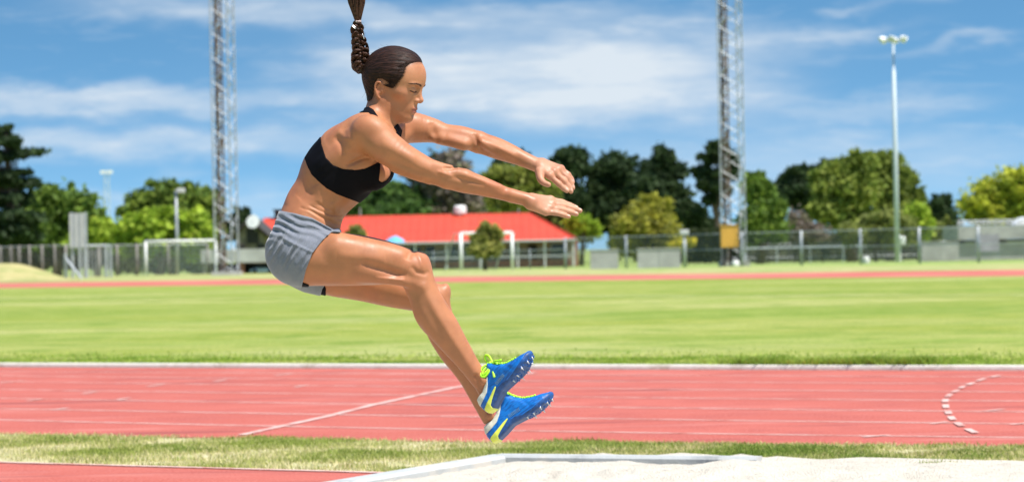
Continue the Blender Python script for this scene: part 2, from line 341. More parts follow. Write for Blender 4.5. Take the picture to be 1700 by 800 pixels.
def kerb_bar(p, q, w, h):
    p = np.array(p); q = np.array(q); t = (q - p) / np.linalg.norm(q - p); n = np.array([-t[1], t[0]])
    k = max(2, int(np.linalg.norm(q - p) / .4)); prof = [(-w / 2, -.02), (-w / 2, h - .012), (-w / 2 + .012, h), (w / 2 - .012, h), (w / 2, h - .012), (w / 2, -.02)]
    vs = []; fs = []; m = 6
    for i in range(k + 1):
        c = p + (q - p) * i / k
        for o, z in prof: vs.append((*(c + n * o), z))
    for i in range(k):
        for j in range(m - 1): fs.append((i * m + j, (i + 1) * m + j, (i + 1) * m + j + 1, i * m + j + 1))
    fs.append(tuple(range(m))); fs.append(tuple(range(k * m, k * m + m))[::-1]); mb.add(vs, fs)
kerb_bar(A1, A1 + (A2 - A1) * .32, .09, .044); kerb_bar(A00, A1 - endv * .04, .11, .040)
po = mb.build('pit_edging', M_pitkerb); tag(po, kind='structure')
# drifts of sand spilled over the grass behind the pit
def spill(px, py, w, dd):
    c = G(px, py)[:2]; v = [(c[0], c[1], .022)]; n = 26
    for k in range(n):
        a = 2 * math.pi * k / n; r = 1 + .35 * rnd.uniform(-1, 1); v.append((c[0] + math.cos(a) * w * r, c[1] + math.sin(a) * dd * r, -.003))
    o = mesh_np('spilled_sand', v, [(0, 1 + k, 1 + (k + 1) % n) for k in range(n)], bpy.data.materials['pale_sand'], smooth=True); tag(o, 'pale sand spilled from the pit over the grass strip', 'sand', kind='stuff')
    return o
vs_all = []; fs_all = []
for (px, py, w, dd) in [(1130, 766, .45, .22), (1000, 766, .3, .12), (1430, 774, .8, .2), (1650, 779, .7, .18), (1290, 772, .4, .16), (1230, 768, .2, .2), (1800, 783, .7, .3)]:
    c = G(px, py)[:2]; b = len(vs_all); vs_all.append((c[0], c[1], .040)); n = 28
    for k in range(n):
        a = 2 * math.pi * k / n; r = 1 + .35 * rnd.uniform(-1, 1); vs_all.append((c[0] + math.cos(a) * w * r, c[1] + math.sin(a) * dd * r, -.004))
    fs_all += [(b, b + 1 + k, b + 1 + (k + 1) % n) for k in range(n)]
tag(mesh_np('spilled_sand', vs_all, fs_all, bpy.data.materials['pale_sand'], smooth=True), kind='structure')

# ---------------------------------------------------------------- grass blades
M_blade = attr_mat('grass_blade', rough=.6, spec=.25, trans=.35)
def blades(name, n, sampler, hmin, hmax, wid, palette, label, dens=None):
    from mathutils import noise as mn
    pts = sampler(n)
    keep = []; tone = []
    for p in pts:
        q = Vector((p[0] * 1.3, p[1] * 1.3, 0)); a = mn.noise(q) + .6 * mn.noise(q * 3.3)
        tone.append(a); keep.append(dens is None or dens(p, a))
    pts = np.array(pts)[keep]; tone = np.array(tone)[keep]; n = len(pts)
    ang = rng.uniform(0, 2 * np.pi, n); h = rng.uniform(hmin, hmax, n) * (1 + .35 * tone); w = wid * rng.uniform(.6, 1.3, n)
    lean = rng.uniform(.1, .9, n) * h; la = rng.uniform(0, 2 * np.pi, n)
    base = np.c_[pts[:, 0], pts[:, 1], np.full(n, -.003)]
    dx = np.c_[np.cos(ang) * w, np.sin(ang) * w, np.zeros(n)]
    mid = base + np.c_[np.cos(la) * lean * .35, np.sin(la) * lean * .35, h * .62]; tip = base + np.c_[np.cos(la) * lean, np.sin(la) * lean, h]
    V = np.stack([base - dx, base + dx, mid + dx * .7, mid - dx * .7, tip], 1).reshape(-1, 3)
    i = np.arange(n)[:, None] * 5; T = np.concatenate([i + [0, 1, 2], i + [0, 2, 3], i + [3, 2, 4]], 1).reshape(-1, 3)
    o = mesh_np(name, V, T, M_blade, smooth=False)
    pal = np.array(palette); t = np.clip((tone + .55) * (len(pal) - 1) / 1.1 + rng.normal(0, .9, n), 0, len(pal) - 1.001); k = t.astype(int); f = (t - k)[:, None]
    c = (pal[k] * (1 - f) + pal[k + 1] * f) * rng.uniform(.75, 1.2, n)[:, None]
    set_tint(o, np.repeat(c, 5, axis=0)); tag(o, label, 'grass', kind='stuff'); return o
def samp_strip(n):
    out = []
    while len(out) < n:
        px = rnd.uniform(-350, 2050); g0 = G(px, np.interp(px, [0, 560, 1130, 1700], [719.5, 729.5, 737.2, 741]))
        near_y = np.interp(px, [-300, 0, 650, 740, 828, 1250, 2000], [754, 768, 786, 779, 767.5, 772, 780]); g1 = G(px, near_y)
        t = rnd.random(); d = g1[1] + (g0[1] - g1[1]) * t + rnd.gauss(0, .045) * (1 if (t > .9) else .2)
        out.append(((px - 850) / F_PX * d, d))
    return out
DRY = [(.74, .64, .38), (.68, .61, .32), (.56, .54, .22), (.42, .45, .13), (.30, .36, .07)]
blades('strip_grass', 190000, samp_strip, .009, .026, .0022, DRY, 'short dry green and straw coloured grass on the strip beside the pit', dens=lambda p, a: rnd.random() < .5 + .9 * a)
def samp_tufts(n):
    out = []; C_ = [(rnd.uniform(1080, 1800), rnd.random()) for _ in range(90)] + [(rnd.uniform(-50, 1080), rnd.random()) for _ in range(30)]
    while len(out) < n:
        px, t = C_[rnd.randrange(len(C_))]; g0 = G(px, np.interp(px, [0, 560, 1130, 1700], [720, 730, 738, 742])); g1 = G(px, np.interp(px, [-300, 0, 650, 740, 828, 1250, 2000], [754, 766, 784, 776, 765, 769, 778]))
        d = g1[1] + (g0[1] - g1[1]) * t + rnd.gauss(0, .06); out.append(((px - 850) / F_PX * d + rnd.gauss(0, .09), d))
    return out
blades('strip_tufts', 16000, samp_tufts, .014, .034, .0026, [(.60, .52, .26), (.40, .42, .11), (.24, .32, .05), (.16, .25, .03)], 'darker green tufts dotted over the dry strip mostly at its right')
def samp_in(n):
    out = []
    while len(out) < n:
        px = rnd.uniform(-350, 2050); y0 = np.interp(px, [0, 560, 1130, 1700], [607.0, 609.3, 611, 612.8]); g0 = G(px, y0)
        d = g0[1] + abs(rnd.gauss(0, 1.1)) + rnd.uniform(-.03, .1)
        out.append(((px - 850) / F_PX * d, d))
    return out
GRN = [(.56, .56, .18), (.46, .53, .11), (.38, .48, .08), (.31, .43, .055), (.23, .35, .04)]
blades('infield_edge_grass', 80000, samp_in, .010, .030, .006, GRN, 'lush green grass growing along the kerb of the infield')
def samp_lip(n):
    out = []
    while len(out) < n:
        px = rnd.triangular(1150, 1580, 1400); g0 = G(px, np.interp(px, [0, 560, 1130, 1700], [609.6, 611.8, 613.6, 615.2]))
        d = g0[1] + rnd.uniform(.02, .35)
        out.append(((px - 850) / F_PX * d, d))
    return out
blades('kerb_overgrowth', 9000, samp_lip, .06, .10, .007, GRN[1:], 'taller green tufts hanging over the kerb at the right')
# ---------------------------------------------------------------- the jumper: implicit surfaces sampled on a grid, then meshed
S_P = D_P / F_PX
P0 = P(600, 400, D_P)
def to_world(v):                                # (right, down, away) in units of S_P -> metres; a rigid placement
    v = np.asarray(v); return P0 + S_P * ((v[:, :1] - 600) * RIGHT - (v[:, 1:2] - 400) * UP + v[:, 2:3] * FWD)
def cv(p):                                      # place a joint seen at (x, y) that lies z deeper than the body's middle plane
    x, y, z = p; k = 1 + z * S_P / D_P
    return np.array([850 + (x - 850) * k, 400 + (y - 400) * k, z], dtype=np.float32)
class Field:
    def __init__(s, lo, hi, vox, lab=0):
        s.lo = np.array(lo, np.float32); s.vox = vox; s.n = np.ceil((np.array(hi) - s.lo) / vox).astype(int) + 1
        s.F = np.full(tuple(s.n), 30.0, np.float32)
    def box(s, lo, hi):
        a = np.clip(np.floor((np.array(lo) - s.lo) / s.vox).astype(int), 0, s.n - 1); b = np.clip(np.ceil((np.array(hi) - s.lo) / s.vox).astype(int) + 1, 1, s.n)
        sl = tuple(slice(a[i], b[i]) for i in range(3))
        ax = [(s.lo[i] + s.vox * np.arange(a[i], b[i])).astype(np.float32) for i in range(3)]
        return sl, np.meshgrid(*ax, indexing='ij', sparse=True)
    def comb(s, sl, d, k, sub=False):
        f = s.F[sl]
        if sub: d = -d; h = np.maximum(k - np.abs(f - d), 0) / max(k, 1e-6); s.F[sl] = np.maximum(f, d) + h * h * k * .25
        else: h = np.maximum(k - np.abs(f - d), 0) / max(k, 1e-6); s.F[sl] = np.minimum(f, d) - h * h * k * .25
    def cone(s, a, b, r1, r2, k=6, sub=False, flat=None):
        a = np.array(a, np.float32); b = np.array(b, np.float32); m = max(r1, r2) + k + 10
        sl, (X, Y, Z) = s.box(np.minimum(a, b) - m, np.maximum(a, b) + m)
        ba = b - a; L = float(ba.dot(ba)) + 1e-9
        h = np.clip(((X - a[0]) * ba[0] + (Y - a[1]) * ba[1] + (Z - a[2]) * ba[2]) / L, 0, 1)
        d = np.sqrt((X - a[0] - h * ba[0]) ** 2 + (Y - a[1] - h * ba[1]) ** 2 + (Z - a[2] - h * ba[2]) ** 2) - (r1 + (r2 - r1) * h)
        s.comb(sl, d, k, sub)
    def ell(s, c, r, ax=None, k=6, sub=False):
        c = np.array(c, np.float32); r = np.array(r, np.float32); m = r.max() + k + 10
        A = np.eye(3, dtype=np.float32) if ax is None else np.array(ax, np.float32)
        sl, (X, Y, Z) = s.box(c - m, c + m); X = X - c[0]; Y = Y - c[1]; Z = Z - c[2]
        q = [(X * A[i][0] + Y * A[i][1] + Z * A[i][2]) for i in range(3)]
        k0 = np.sqrt(sum((q[i] / r[i]) ** 2 for i in range(3))) + 1e-6; k1 = np.sqrt(sum((q[i] / r[i] ** 2) ** 2 for i in range(3))) + 1e-6
        s.comb(sl, k0 * (k0 - 1) / k1, k, sub)
    def chain(s, pts, k=8, sub=4, raw=False):
        A = np.array([[*(p[:3] if raw else cv(p[:3])), p[3]] for p in pts], float); n = len(A); out = []
        for i in range(n - 1):
            p0 = A[max(i - 1, 0)]; p1 = A[i]; p2 = A[i + 1]; p3 = A[min(i + 2, n - 1)]
            for j in range(sub):
                t = j / sub; out.append(.5 * (2 * p1 + (p2 - p0) * t + (2 * p0 - 5 * p1 + 4 * p2 - p3) * t * t + (3 * p1 - p0 - 3 * p2 + p3) * t ** 3))
        out.append(A[-1]); out = np.array(out, np.float32); m = out[:, 3].max() + k + 8
        lo = out[:, :3].min(0) - m; hi = out[:, :3].max(0) + m
        sl, _ = s.box(lo, hi); T = np.full([q.stop - q.start for q in sl], 30.0, np.float32); o0 = [q.start for q in sl]
        for a, b in zip(out[:-1], out[1:]):
            mm = max(a[3], b[3]) + k + 8; s2, (X, Y, Z) = s.box(np.minimum(a[:3], b[:3]) - mm, np.maximum(a[:3], b[:3]) + mm)
            ba = b[:3] - a[:3]; L = float(ba.dot(ba)) + 1e-9
            h = np.clip(((X - a[0]) * ba[0] + (Y - a[1]) * ba[1] + (Z - a[2]) * ba[2]) / L, 0, 1)
            d = np.sqrt((X - a[0] - h * ba[0]) ** 2 + (Y - a[1] - h * ba[1]) ** 2 + (Z - a[2] - h * ba[2]) ** 2) - (a[3] + (b[3] - a[3]) * h)
            q = tuple(slice(s2[i].start - o0[i], s2[i].stop - o0[i]) for i in range(3)); T[q] = np.minimum(T[q], d)
        s.comb(sl, T, k)
    def groove(s, pts, w, depth, side=-1, z0=-20, lo=None):
        '''crease (depth > 0) or ridge (depth < 0) that follows the surface along a line seen from the side'''
        P_ = np.array(pts, float); m = 4 * w
        sl, (X, Y, Z) = s.box((P_[:, 0].min() - m - 6, P_[:, 1].min() - m - 6, -150), (P_[:, 0].max() + m + 6, P_[:, 1].max() + m + 6, 140))
        k = 1 + Z * S_P / D_P; x = 850 + (X - 850) / k; y = 400 + (Y - 400) / k; d2 = None; L = 0; tot = np.linalg.norm(np.diff(P_, axis=0), axis=1).sum(); u = None
        for a, b in zip(P_[:-1], P_[1:]):
            ba = b - a; l = float(np.linalg.norm(ba)); h = np.clip(((x - a[0]) * ba[0] + (y - a[1]) * ba[1]) / (l * l), 0, 1); d = (x - a[0] - h * ba[0]) ** 2 + (y - a[1] - h * ba[1]) ** 2; uu = (L + h * l) / tot
            if d2 is None: d2, u = d, uu
            else: u = np.where(d < d2, uu, u); d2 = np.minimum(d, d2)
            L += l
        fade = np.sqrt(np.clip(np.sin(np.clip(u, 0, 1) * np.pi), 0, 1)); mask = np.clip((z0 - Z) / 10 + .5, 0, 1) if side < 0 else np.clip((Z - z0) / 10 + .5, 0, 1)
        s.F[sl] += (1.35 * depth * np.exp(-d2 / (w * w)) * fade * mask).astype(np.float32)
def surface(F, lo, vox, smooth=2):
    n = F.shape; S = F < 0
    acc_i = []; acc_p = []; quads = []
    st = np.array([n[1] * n[2], n[2], 1])
    for ax in range(3):
        sl0 = [slice(None)] * 3; sl1 = [slice(None)] * 3; sl0[ax] = slice(0, -1); sl1[ax] = slice(1, None)
        c = S[tuple(sl0)] != S[tuple(sl1)]
        I = np.argwhere(c); o1, o2 = [(1, 2), (2, 0), (0, 1)][ax]
        ok = (I[:, o1] > 0) & (I[:, o2] > 0); I = I[ok]
        if not len(I): continue
        J = I.copy(); J[:, ax] += 1
        a = F[I[:, 0], I[:, 1], I[:, 2]]; b = F[J[:, 0], J[:, 1], J[:, 2]]; t = a / (a - b)
        p = I.astype(np.float64); p[:, ax] += t
        base = I @ st; cells = np.stack([base - st[o1] - st[o2], base - st[o2], base, base - st[o1]], 1)
        for q in range(4): acc_i.append(cells[:, q]); acc_p.append(p)
        flip = a > b
        # a inside (a<0): face normal along +ax
        cells[flip] = cells[flip][:, ::-1]; quads.append(cells)
    ai = np.concatenate(acc_i); ap = np.concatenate(acc_p); u, inv = np.unique(ai, return_inverse=True)
    cnt = np.bincount(inv); V = np.stack([np.bincount(inv, ap[:, i]) for i in range(3)], 1) / cnt[:, None]
    Q = np.searchsorted(u, np.concatenate(quads))
    E = np.concatenate([Q[:, [0, 1]], Q[:, [1, 2]], Q[:, [2, 3]], Q[:, [3, 0]]])
    deg = np.bincount(E.ravel(), minlength=len(V))
    for it in range(smooth):
        lam = .5 if it % 2 == 0 else -.4 
        A = np.stack([np.bincount(E[:, 0], V[E[:, 1], i], len(V)) + np.bincount(E[:, 1], V[E[:, 0], i], len(V)) for i in range(3)], 1)
        V = V + lam * (A / deg[:, None] - V)
    return V * vox + lo, Q
def poly2(X, Y, pts):                            # signed distance to a polygon (negative inside)
    d = None; sgn = None
    pts = [tuple(p) for p in pts]; X, Y = np.broadcast_arrays(X, Y)
    ins = np.zeros(X.shape, bool); d = np.full(X.shape, 1e9, np.float32)
    for (x0, y0), (x1, y1) in zip(pts, pts[1:] + pts[:1]):
        ex, ey = x1 - x0, y1 - y0; L = ex * ex + ey * ey + 1e-9
        h = np.clip(((X - x0) * ex + (Y - y0) * ey) / L, 0, 1); d = np.minimum(d, (X - x0 - h * ex) ** 2 + (Y - y0 - h * ey) ** 2)
        if y0 != y1:
            c = ((y0 > Y) != (y1 > Y)) & (X < (x1 - x0) * (Y - y0) / (y1 - y0) + x0); ins ^= c
    d = np.sqrt(d); return np.where(ins, -d, d).astype(np.float32)
def smax(a, b, k):
    h = np.maximum(k - np.abs(a - b), 0) / k; return np.maximum(a, b) + h * h * k * .25
VOX = 1.45
B = Field((426, 74, -142), (976, 705, 130), VOX)
# ---- torso
def pair(a, b, r1, r2, z1, z2, k=10, xo=0):
    for sg in (-1, 1): B.cone(cv((a[0] + sg * xo, a[1], sg * z1)), cv((b[0] + sg * xo, b[1], sg * z2)), r1, r2, k)
pair((503, 412), (512, 378), 57, 49, 34, 24, 14)
pair((512, 378), (524, 342), 49, 45, 22, 17, 14)
pair((524, 342), (556, 290), 45, 54, 16, 18, 14)
pair((556, 290), (580, 258), 54, 52, 18, 24, 14)
pair((580, 258), (606, 230), 51, 40, 26, 40, 14)
B.cone(cv((606, 228, -50)), cv((652, 222, 60)), 33, 28, 14)          # shoulder line
B.cone(cv((596, 232, -44)), cv((620, 214, 10)), 34, 27, 14)
# breasts, belly, glutes, lats, scapula
B.ell(cv((617, 288, -36)), (30, 27, 27), k=12); B.ell(cv((626, 283, 34)), (27, 26, 27), k=12)
B.cone(cv((556, 338, -14)), cv((600, 312, -10)), 20, 14, 12)
B.ell(cv((492, 424, -40)), (45, 44, 40), k=12); B.ell(cv((492, 424, 40)), (45, 44, 38), k=12)
B.cone(cv((590, 236, -76)), cv((544, 274, -62)), 15, 13, 12)      # latissimus
B.ell(cv((569, 226, -52)), (24, 15, 16), ax=[(.75, -.65, 0), (.65, .75, 0), (0, 0, 1)], k=9)  # shoulder blade
B.cone(cv((592, 210, -60)), cv((573, 240, -66)), 10, 9, 8)
for sg in (-1, 1): B.cone(cv((489, 352, sg * 20)), cv((545, 262, sg * 18)), 16, 20, 12)
T_body = None
# ---- legs
near = [(512, 428, -56, 46), (545, 430, -60, 44), (575, 431, -62, 43), (605, 433, -64, 40.5), (636, 436, -66, 36), (665, 441, -66, 31), (686, 446, -66, 28.5)]
B.chain(near, 12)
near_s = [(688, 449, -66, 27.5), (703, 487, -66, 25.5), (716, 514, -66, 27), (734, 541, -65, 26), (750, 565, -64, 23), (765, 586, -63, 19.5), (777, 603, -62, 17), (788, 619, -61, 15.3), (798, 636, -60, 12.3), (807, 658, -59, 8.5)]
B.chain(near_s, 7)
far = [(520, 440, 54, 44), (560, 452, 54, 41), (605, 463, 53, 37.5), (640, 475, 52, 33), (668, 483, 52, 30), (700, 491, 52, 27), (720, 495, 52, 25.5)]
B.chain(far, 12)
far_s = [(721, 497, 52, 24.5), (726, 520, 52, 25), (731, 541, 53, 25), (741, 562, 53, 25), (751, 583, 53, 22.5), (764, 603, 53, 19.5), (777, 625, 53, 16.5), (789, 649, 52, 14.5), (801, 673, 51, 13.2), (811, 694, 50, 11.4), (817, 708, 50, 8.5)]
B.chain(far_s, 7)
def leg_detail(o, sg):
    ox, oy, oz = o
    c = lambda x, y, z: cv((x + ox, y + oy, sg * z + oz))
    B.ell(c(699, 434, 0), (10, 13, 13), ax=[(.86, .5, 0), (-.5, .86, 0), (0, 0, 1)], k=8)      # kneecap
    B.cone(c(703, 458, 0), c(709, 470, 0), 7, 6, 8)                                       # tibial tubercle
    B.cone(c(700, 478, 10), c(745, 560, 8), 12, 8, 10)                                       # tibialis
    B.cone(c(668, 462, 22), c(700, 476, 19), 6, 7, 8)                                        # fibula head, tendon
    B.cone(c(600, 452, 20), c(672, 470, 22), 14, 5, 10)                                      # hamstring
    B.cone(c(560, 412, 18), c(660, 426, 17), 24, 11, 12)                                     # vastus lateralis
leg_detail((0, 0, -66), -1)
B.ell(cv((740, 482, 52)), (8, 12, 12), k=8)
# calf bellies
B.ell(cv((703, 524, -58)), (12, 30, 16), ax=[(.9, -.43, 0), (.43, .9, 0), (0, 0, 1)], k=10)
B.ell(cv((727, 555, 44)), (13, 30, 17), ax=[(.9, -.43, 0), (.43, .9, 0), (0, 0, 1)], k=10)
# grooves on the near thigh
B.groove([(600, 436), (628, 444), (655, 452), (674, 458)], 6, 3.0); B.groove([(560, 424), (600, 426), (640, 430)], 9, -1.6)
B.groove([(622, 462), (650, 464), (672, 466)], 3, -1.8); B.groove([(676, 432), (680, 422), (690, 416)], 5, 2.0); B.groove([(692, 418), (698, 430), (702, 446)], 3.5, -1.2)
B.groove([(682, 442), (692, 452), (704, 455), (712, 450)], 4, 2.0); B.groove([(688, 470), (708, 510), (736, 556), (770, 606)], 9, 1.2); B.groove([(700, 470), (724, 520), (756, 572), (790, 622)], 6, -1.0)
B.groove([(690, 520), (708, 545), (734, 575)], 9, -1.4)
# ankle bones, achilles
B.ell(cv((803, 632, -74)), (6, 7, 5), k=5); B.ell(cv((815, 690, 37)), (6, 7, 5), k=5)
B.cone(cv((790, 624, -74)), cv((799, 650, -73)), 1.5, 2.5, 6, sub=True)
T_cloth = B.F.copy()                     # what the clothes are offset from
# ---- belly folds, rib edge, navel line
gr = B.groove
gr([(497, 344), (516, 351), (536, 362), (556, 372), (571, 374)], 2.0, 1.8, z0=-14); gr([(512, 340), (530, 350), (548, 357), (563, 358), (573, 356)], 1.8, 1.7, z0=-8)
gr([(524, 335), (541, 346), (556, 352)], 1.8, 1.0); gr([(553, 362), (564, 364), (573, 362)], 1.4, 1.2, z0=0)
gr([(504, 346), (520, 356), (534, 366)], 2.4, -1.0); gr([(520, 345), (540, 356), (560, 364)], 2.6, -1.2, z0=-14)
gr([(522, 296), (512, 316), (496, 330)], 9, 1.3); gr([(538, 312), (548, 322), (553, 338)], 7, 1.4); gr([(524, 308), (531, 322), (530, 340)], 9, -1.6)
gr([(562, 328), (556, 342), (552, 352)], 6, -1.6); gr([(590, 338), (578, 345), (566, 350)], 5, 1.0)
gr([(486, 300), (478, 320), (474, 340)], 5, -1.0)
# shoulder blade, ribs and arm-pit fold
gr([(556, 226), (566, 240), (572, 258)], 5, 1.8); gr([(574, 214), (584, 232), (586, 252)], 7, -2.6); gr([(560, 216), (572, 228), (590, 236)], 5, -1.6)
gr([(597, 214), (602, 228), (600, 242)], 5, 1.6); gr([(574, 276), (590, 268), (606, 262), (618, 262)], 3.2, 2.8); gr([(585, 281), (602, 277), (618, 270)], 5, -1.2)
# ---- neck
B.cone(cv((627, 214, 0)), cv((637, 182, -2)), 31, 27, 12); B.cone(cv((637, 182, -2)), cv((645, 152, 0)), 27, 28, 10)
B.cone(cv((634, 168, -25)), cv((656, 216, -4)), 6, 5, 8)            # sternomastoid
B.cone(cv((628, 182, -12)), cv((606, 210, -50)), 13, 15, 12); B.cone(cv((630, 180, 12)), cv((640, 202, 55)), 13, 12, 12)  # trapezius
B.cone(cv((655, 222, -12)), cv((612, 208, -72)), 5, 5, 8); B.cone(cv((660, 220, 10)), cv((672, 200, 62)), 5, 5, 8)        # collar bones
# ---- near arm
B.chain([(611, 219, -84, 28.5), (640, 244, -92, 28), (666, 261, -94, 24.5), (692, 275, -93, 22), (716, 285.5, -92, 19.3), (741, 294, -90, 18.5)], 12)
B.chain([(745, 295, -90, 18.5), (768, 301, -86, 19), (797, 309, -82, 16), (824, 317.5, -78, 12.8), (850, 325.5, -74, 10.8), (873, 331, -72, 10.2)], 6)
B.cone(cv((850, 324, -80)), cv((886, 334, -77)), 8, 7.5, 8); B.cone(cv((850, 327, -66)), cv((886, 334, -64)), 8, 7.5, 8)
B.ell(cv((622, 214, -96)), (24, 17, 18), ax=[(.86, .5, 0), (-.5, .86, 0), (0, 0, 1)], k=9)     # deltoid
B.cone(cv((640, 236, -104)), cv((684, 266, -108)), 12, 7, 9)
B.cone(cv((660, 276, -90)), cv((712, 298, -92)), 12, 7, 8)                    # triceps
B.cone(cv((722, 276, -100)), cv((772, 292, -96)), 7, 9, 7); B.cone(cv((772, 292, -96)), cv((828, 312, -84)), 9, 5, 7)
B.ell(cv((738, 287, -108)), (5, 4, 4), k=5)
gr([(736, 279), (748, 281), (760, 278)], 3.2, 2.6, z0=-60); gr([(724, 284), (738, 290), (752, 293)], 3, -1.4, z0=-60); gr([(752, 294), (778, 300), (806, 307)], 3, 1.4, z0=-60)
gr([(640, 262), (668, 274), (700, 286), (722, 292)], 5, 1.6, z0=-60); gr([(632, 236), (660, 252), (690, 264)], 7, -1.2, z0=-60); gr([(758, 286), (790, 297), (828, 312)], 5, -1.3, z0=-50)
gr([(700, 300), (716, 302), (730, 300)], 4, 1.2, z0=-60)
# ---- far arm
B.chain([(668, 212, 78, 27), (692, 212.5, 84, 25), (719, 217, 86, 20.5), (738, 223.5, 86, 18.5), (766, 228, 84, 19), (792, 235, 82, 18)], 12)
B.chain([(797, 237, 82, 18), (824, 246, 78, 18), (850, 256, 72, 15.5), (872, 266, 67, 12.5), (892, 275, 64, 11.2)], 6)
B.cone(cv((872, 263, 72)), cv((896, 273, 70)), 9, 9, 5)
B.cone(cv((722, 228, 72)), cv((770, 240, 68)), 8, 10, 8)                   # biceps
B.cone(cv((800, 238, 64)), cv((850, 258, 60)), 8, 6, 7); gr([(788, 222), (794, 234), (800, 250)], 4, 2.2, z0=30, side=-1) if False else None
B.ell(cv((681, 204, 74)), (20, 15, 16), k=10)
gr([(787, 222), (792, 236), (802, 250), (812, 256)], 4, 2.2, z0=110); gr([(716, 204), (720, 220), (728, 236)], 6, 1.8, z0=110); gr([(808, 240), (836, 256), (862, 272)], 4, 1.5, z0=110); gr([(740, 228), (766, 236), (784, 240)], 8, -1.6, z0=110)
# ---- hands
def hand(wr, heel, kn, pip, dip, tip, th, rk, rf):
    for i in range(4):
        B.cone(cv(heel[i]), cv(kn[i]), rk[0], rk[1], 7)
        mm_ = lambda a, b, t: tuple(a[q] + (b[q] - a[q]) * t for q in range(3))
        B.chain([(*kn[i], rf[i] + .3), (*mm_(kn[i], pip[i], .5), rf[i] - .35), (*pip[i], rf[i] + .15), (*mm_(pip[i], dip[i], .5), rf[i] - .5), (*dip[i], rf[i] - .25), (*tip[i], rf[i] - 1.1)], 3.0)
        B.ell(cv((kn[i][0], kn[i][1] - 1.0, kn[i][2] - 1)), (rf[i] + .6,) * 3, k=3)
    B.chain([(*a, r_) for a, r_ in th], 2.5)
lerp = lambda a, b, t: tuple(a[i] + (b[i] - a[i]) * t for i in range(3))
kn = [(914, 331.5, -50), (916, 339, -57.5), (913, 346, -65), (906, 352.5, -72)]; tp = [(957, 345.5, -42), (963, 350, -50.5), (957, 355.5, -59), (944.5, 359.8, -67)]
hl = [(884, 330, -62), (883, 333, -67), (882, 337, -72), (881, 340, -77)]
pp = [lerp(kn[i], tp[i], .42) for i in range(4)]; pp = [(p[0] + 1, p[1] - 1.6, p[2]) for p in pp]; dp = [lerp(kn[i], tp[i], .73) for i in range(4)]; dp = [(p[0] + .5, p[1] - .9, p[2]) for p in dp]
hand(None, hl, kn, pp, dp, tp, [((884, 336, -56), 8), ((903, 346, -44), 6.4), ((920, 350, -40), 5)], (8.6, 5.9), (5.1, 5.2, 5.0, 4.5))
kn2 = [(912.5, 292, 44), (920, 285.5, 51), (926.5, 281.5, 59), (931.5, 280, 67)]; tp2 = [(941, 316.5, 44), (948, 317.5, 51), (951, 312, 59), (951, 302.5, 66)]
hl2 = [(897, 279, 54), (899, 276, 60), (900, 274, 66), (901, 272, 71)]
pp2 = [(927.5, 305, 43), (936.5, 300.5, 50.5), (941.5, 294.5, 58.5), (943.5, 289.5, 66)]; dp2 = [(934.5, 311.5, 43.5), (943.5, 310, 50.8), (947.5, 304, 58.8), (948.5, 296.5, 66)]
hand(None, hl2, kn2, pp2, dp2, tp2, [((896, 285, 48), 8), ((897.5, 297, 39), 6.2), ((903, 303.5, 33), 5.2), ((910.5, 306.5, 29), 4.5)], (8.8, 6.0), (5.2, 5.3, 5.1, 4.6))
# ---- head (local frame: forward, up, side towards the camera)
TH, PS = R(10), R(19)
HF = np.array([math.cos(TH) * math.cos(PS), math.sin(TH), -math.cos(TH) * math.sin(PS)]); HU = np.array([math.sin(TH) * math.cos(PS), -math.cos(TH), -math.sin(TH) * math.sin(PS)]); HS = np.array([-math.sin(PS), 0, -math.cos(PS)])
HC = np.array([656.5, 139, 0.0]); HA = [HF, HU, HS]
def H(f, u, s): return HC + f * HF + u * HU + s * HS
def he(f, u, s, r, k=6, sub=False, ax=None): B.ell(H(f, u, s), r, ax=HA if ax is None else ax, k=k, sub=sub)
he(-4, 12, 0, (52, 46, 41), 8); he(15, -14, 0, (28.5, 42, 27.5), 12); he(17, 16, 0, (30, 30, 33), 10)
he(-8, -14, 0, (32, 30, 34), 12)
for sg in (-1, 1):
    he(19.5, -13, sg * 23.5, (10.5, 7, 9), 11); B.cone(H(-2, -30, sg * 24.5), H(26, -51, sg * 8), 9, 8, 11); B.cone(H(-8, -40, sg * 20), H(16, -52, sg * 7), 10, 7, 12)
    he(39, 3.0, sg * 14, (7, 3.2, 12), 6)
    he(45.5, -4.5, sg * 16.5, (9, 5.6, 9.5), 7, True); he(33.0, -5.0, sg * 15.5, (9.6, 7.4, 9.6), 2.5)
    he(42.8, -22.2, sg * 5.8, (4.6, 3.5, 3.2), 2.5); he(47, -25.5, sg * 3.8, (2.4, 1.4, 1.6), 1.5, True)
he(29.5, -52.5, 0, (10.5, 8.5, 11), 7); he(28, -37, 0, (14.5, 12, 15), 9)
B.chain([(*H(39.5, 2, 0), 3.6), (*H(43.5, -6, 0), 3.5), (*H(47.0, -14, 0), 3.5), (*H(50.2, -20, 0), 4.0)], 5, raw=True); he(47, -23, 0, (4.5, 3, 3.5), 3)
he(40.6, -35.6, 0, (4.2, 2.3, 9.8), 2.5); he(39.8, -40.6, 0, (4.5, 2.7, 8.4), 2.5); he(46.5, -38.2, 0, (6, .5, 9), 1.5, True)
he(42, -46, 0, (2.5, 1.6, 7), 4, True); he(45.5, -30.5, 0, (2.2, 4, 1.6), 3, True)
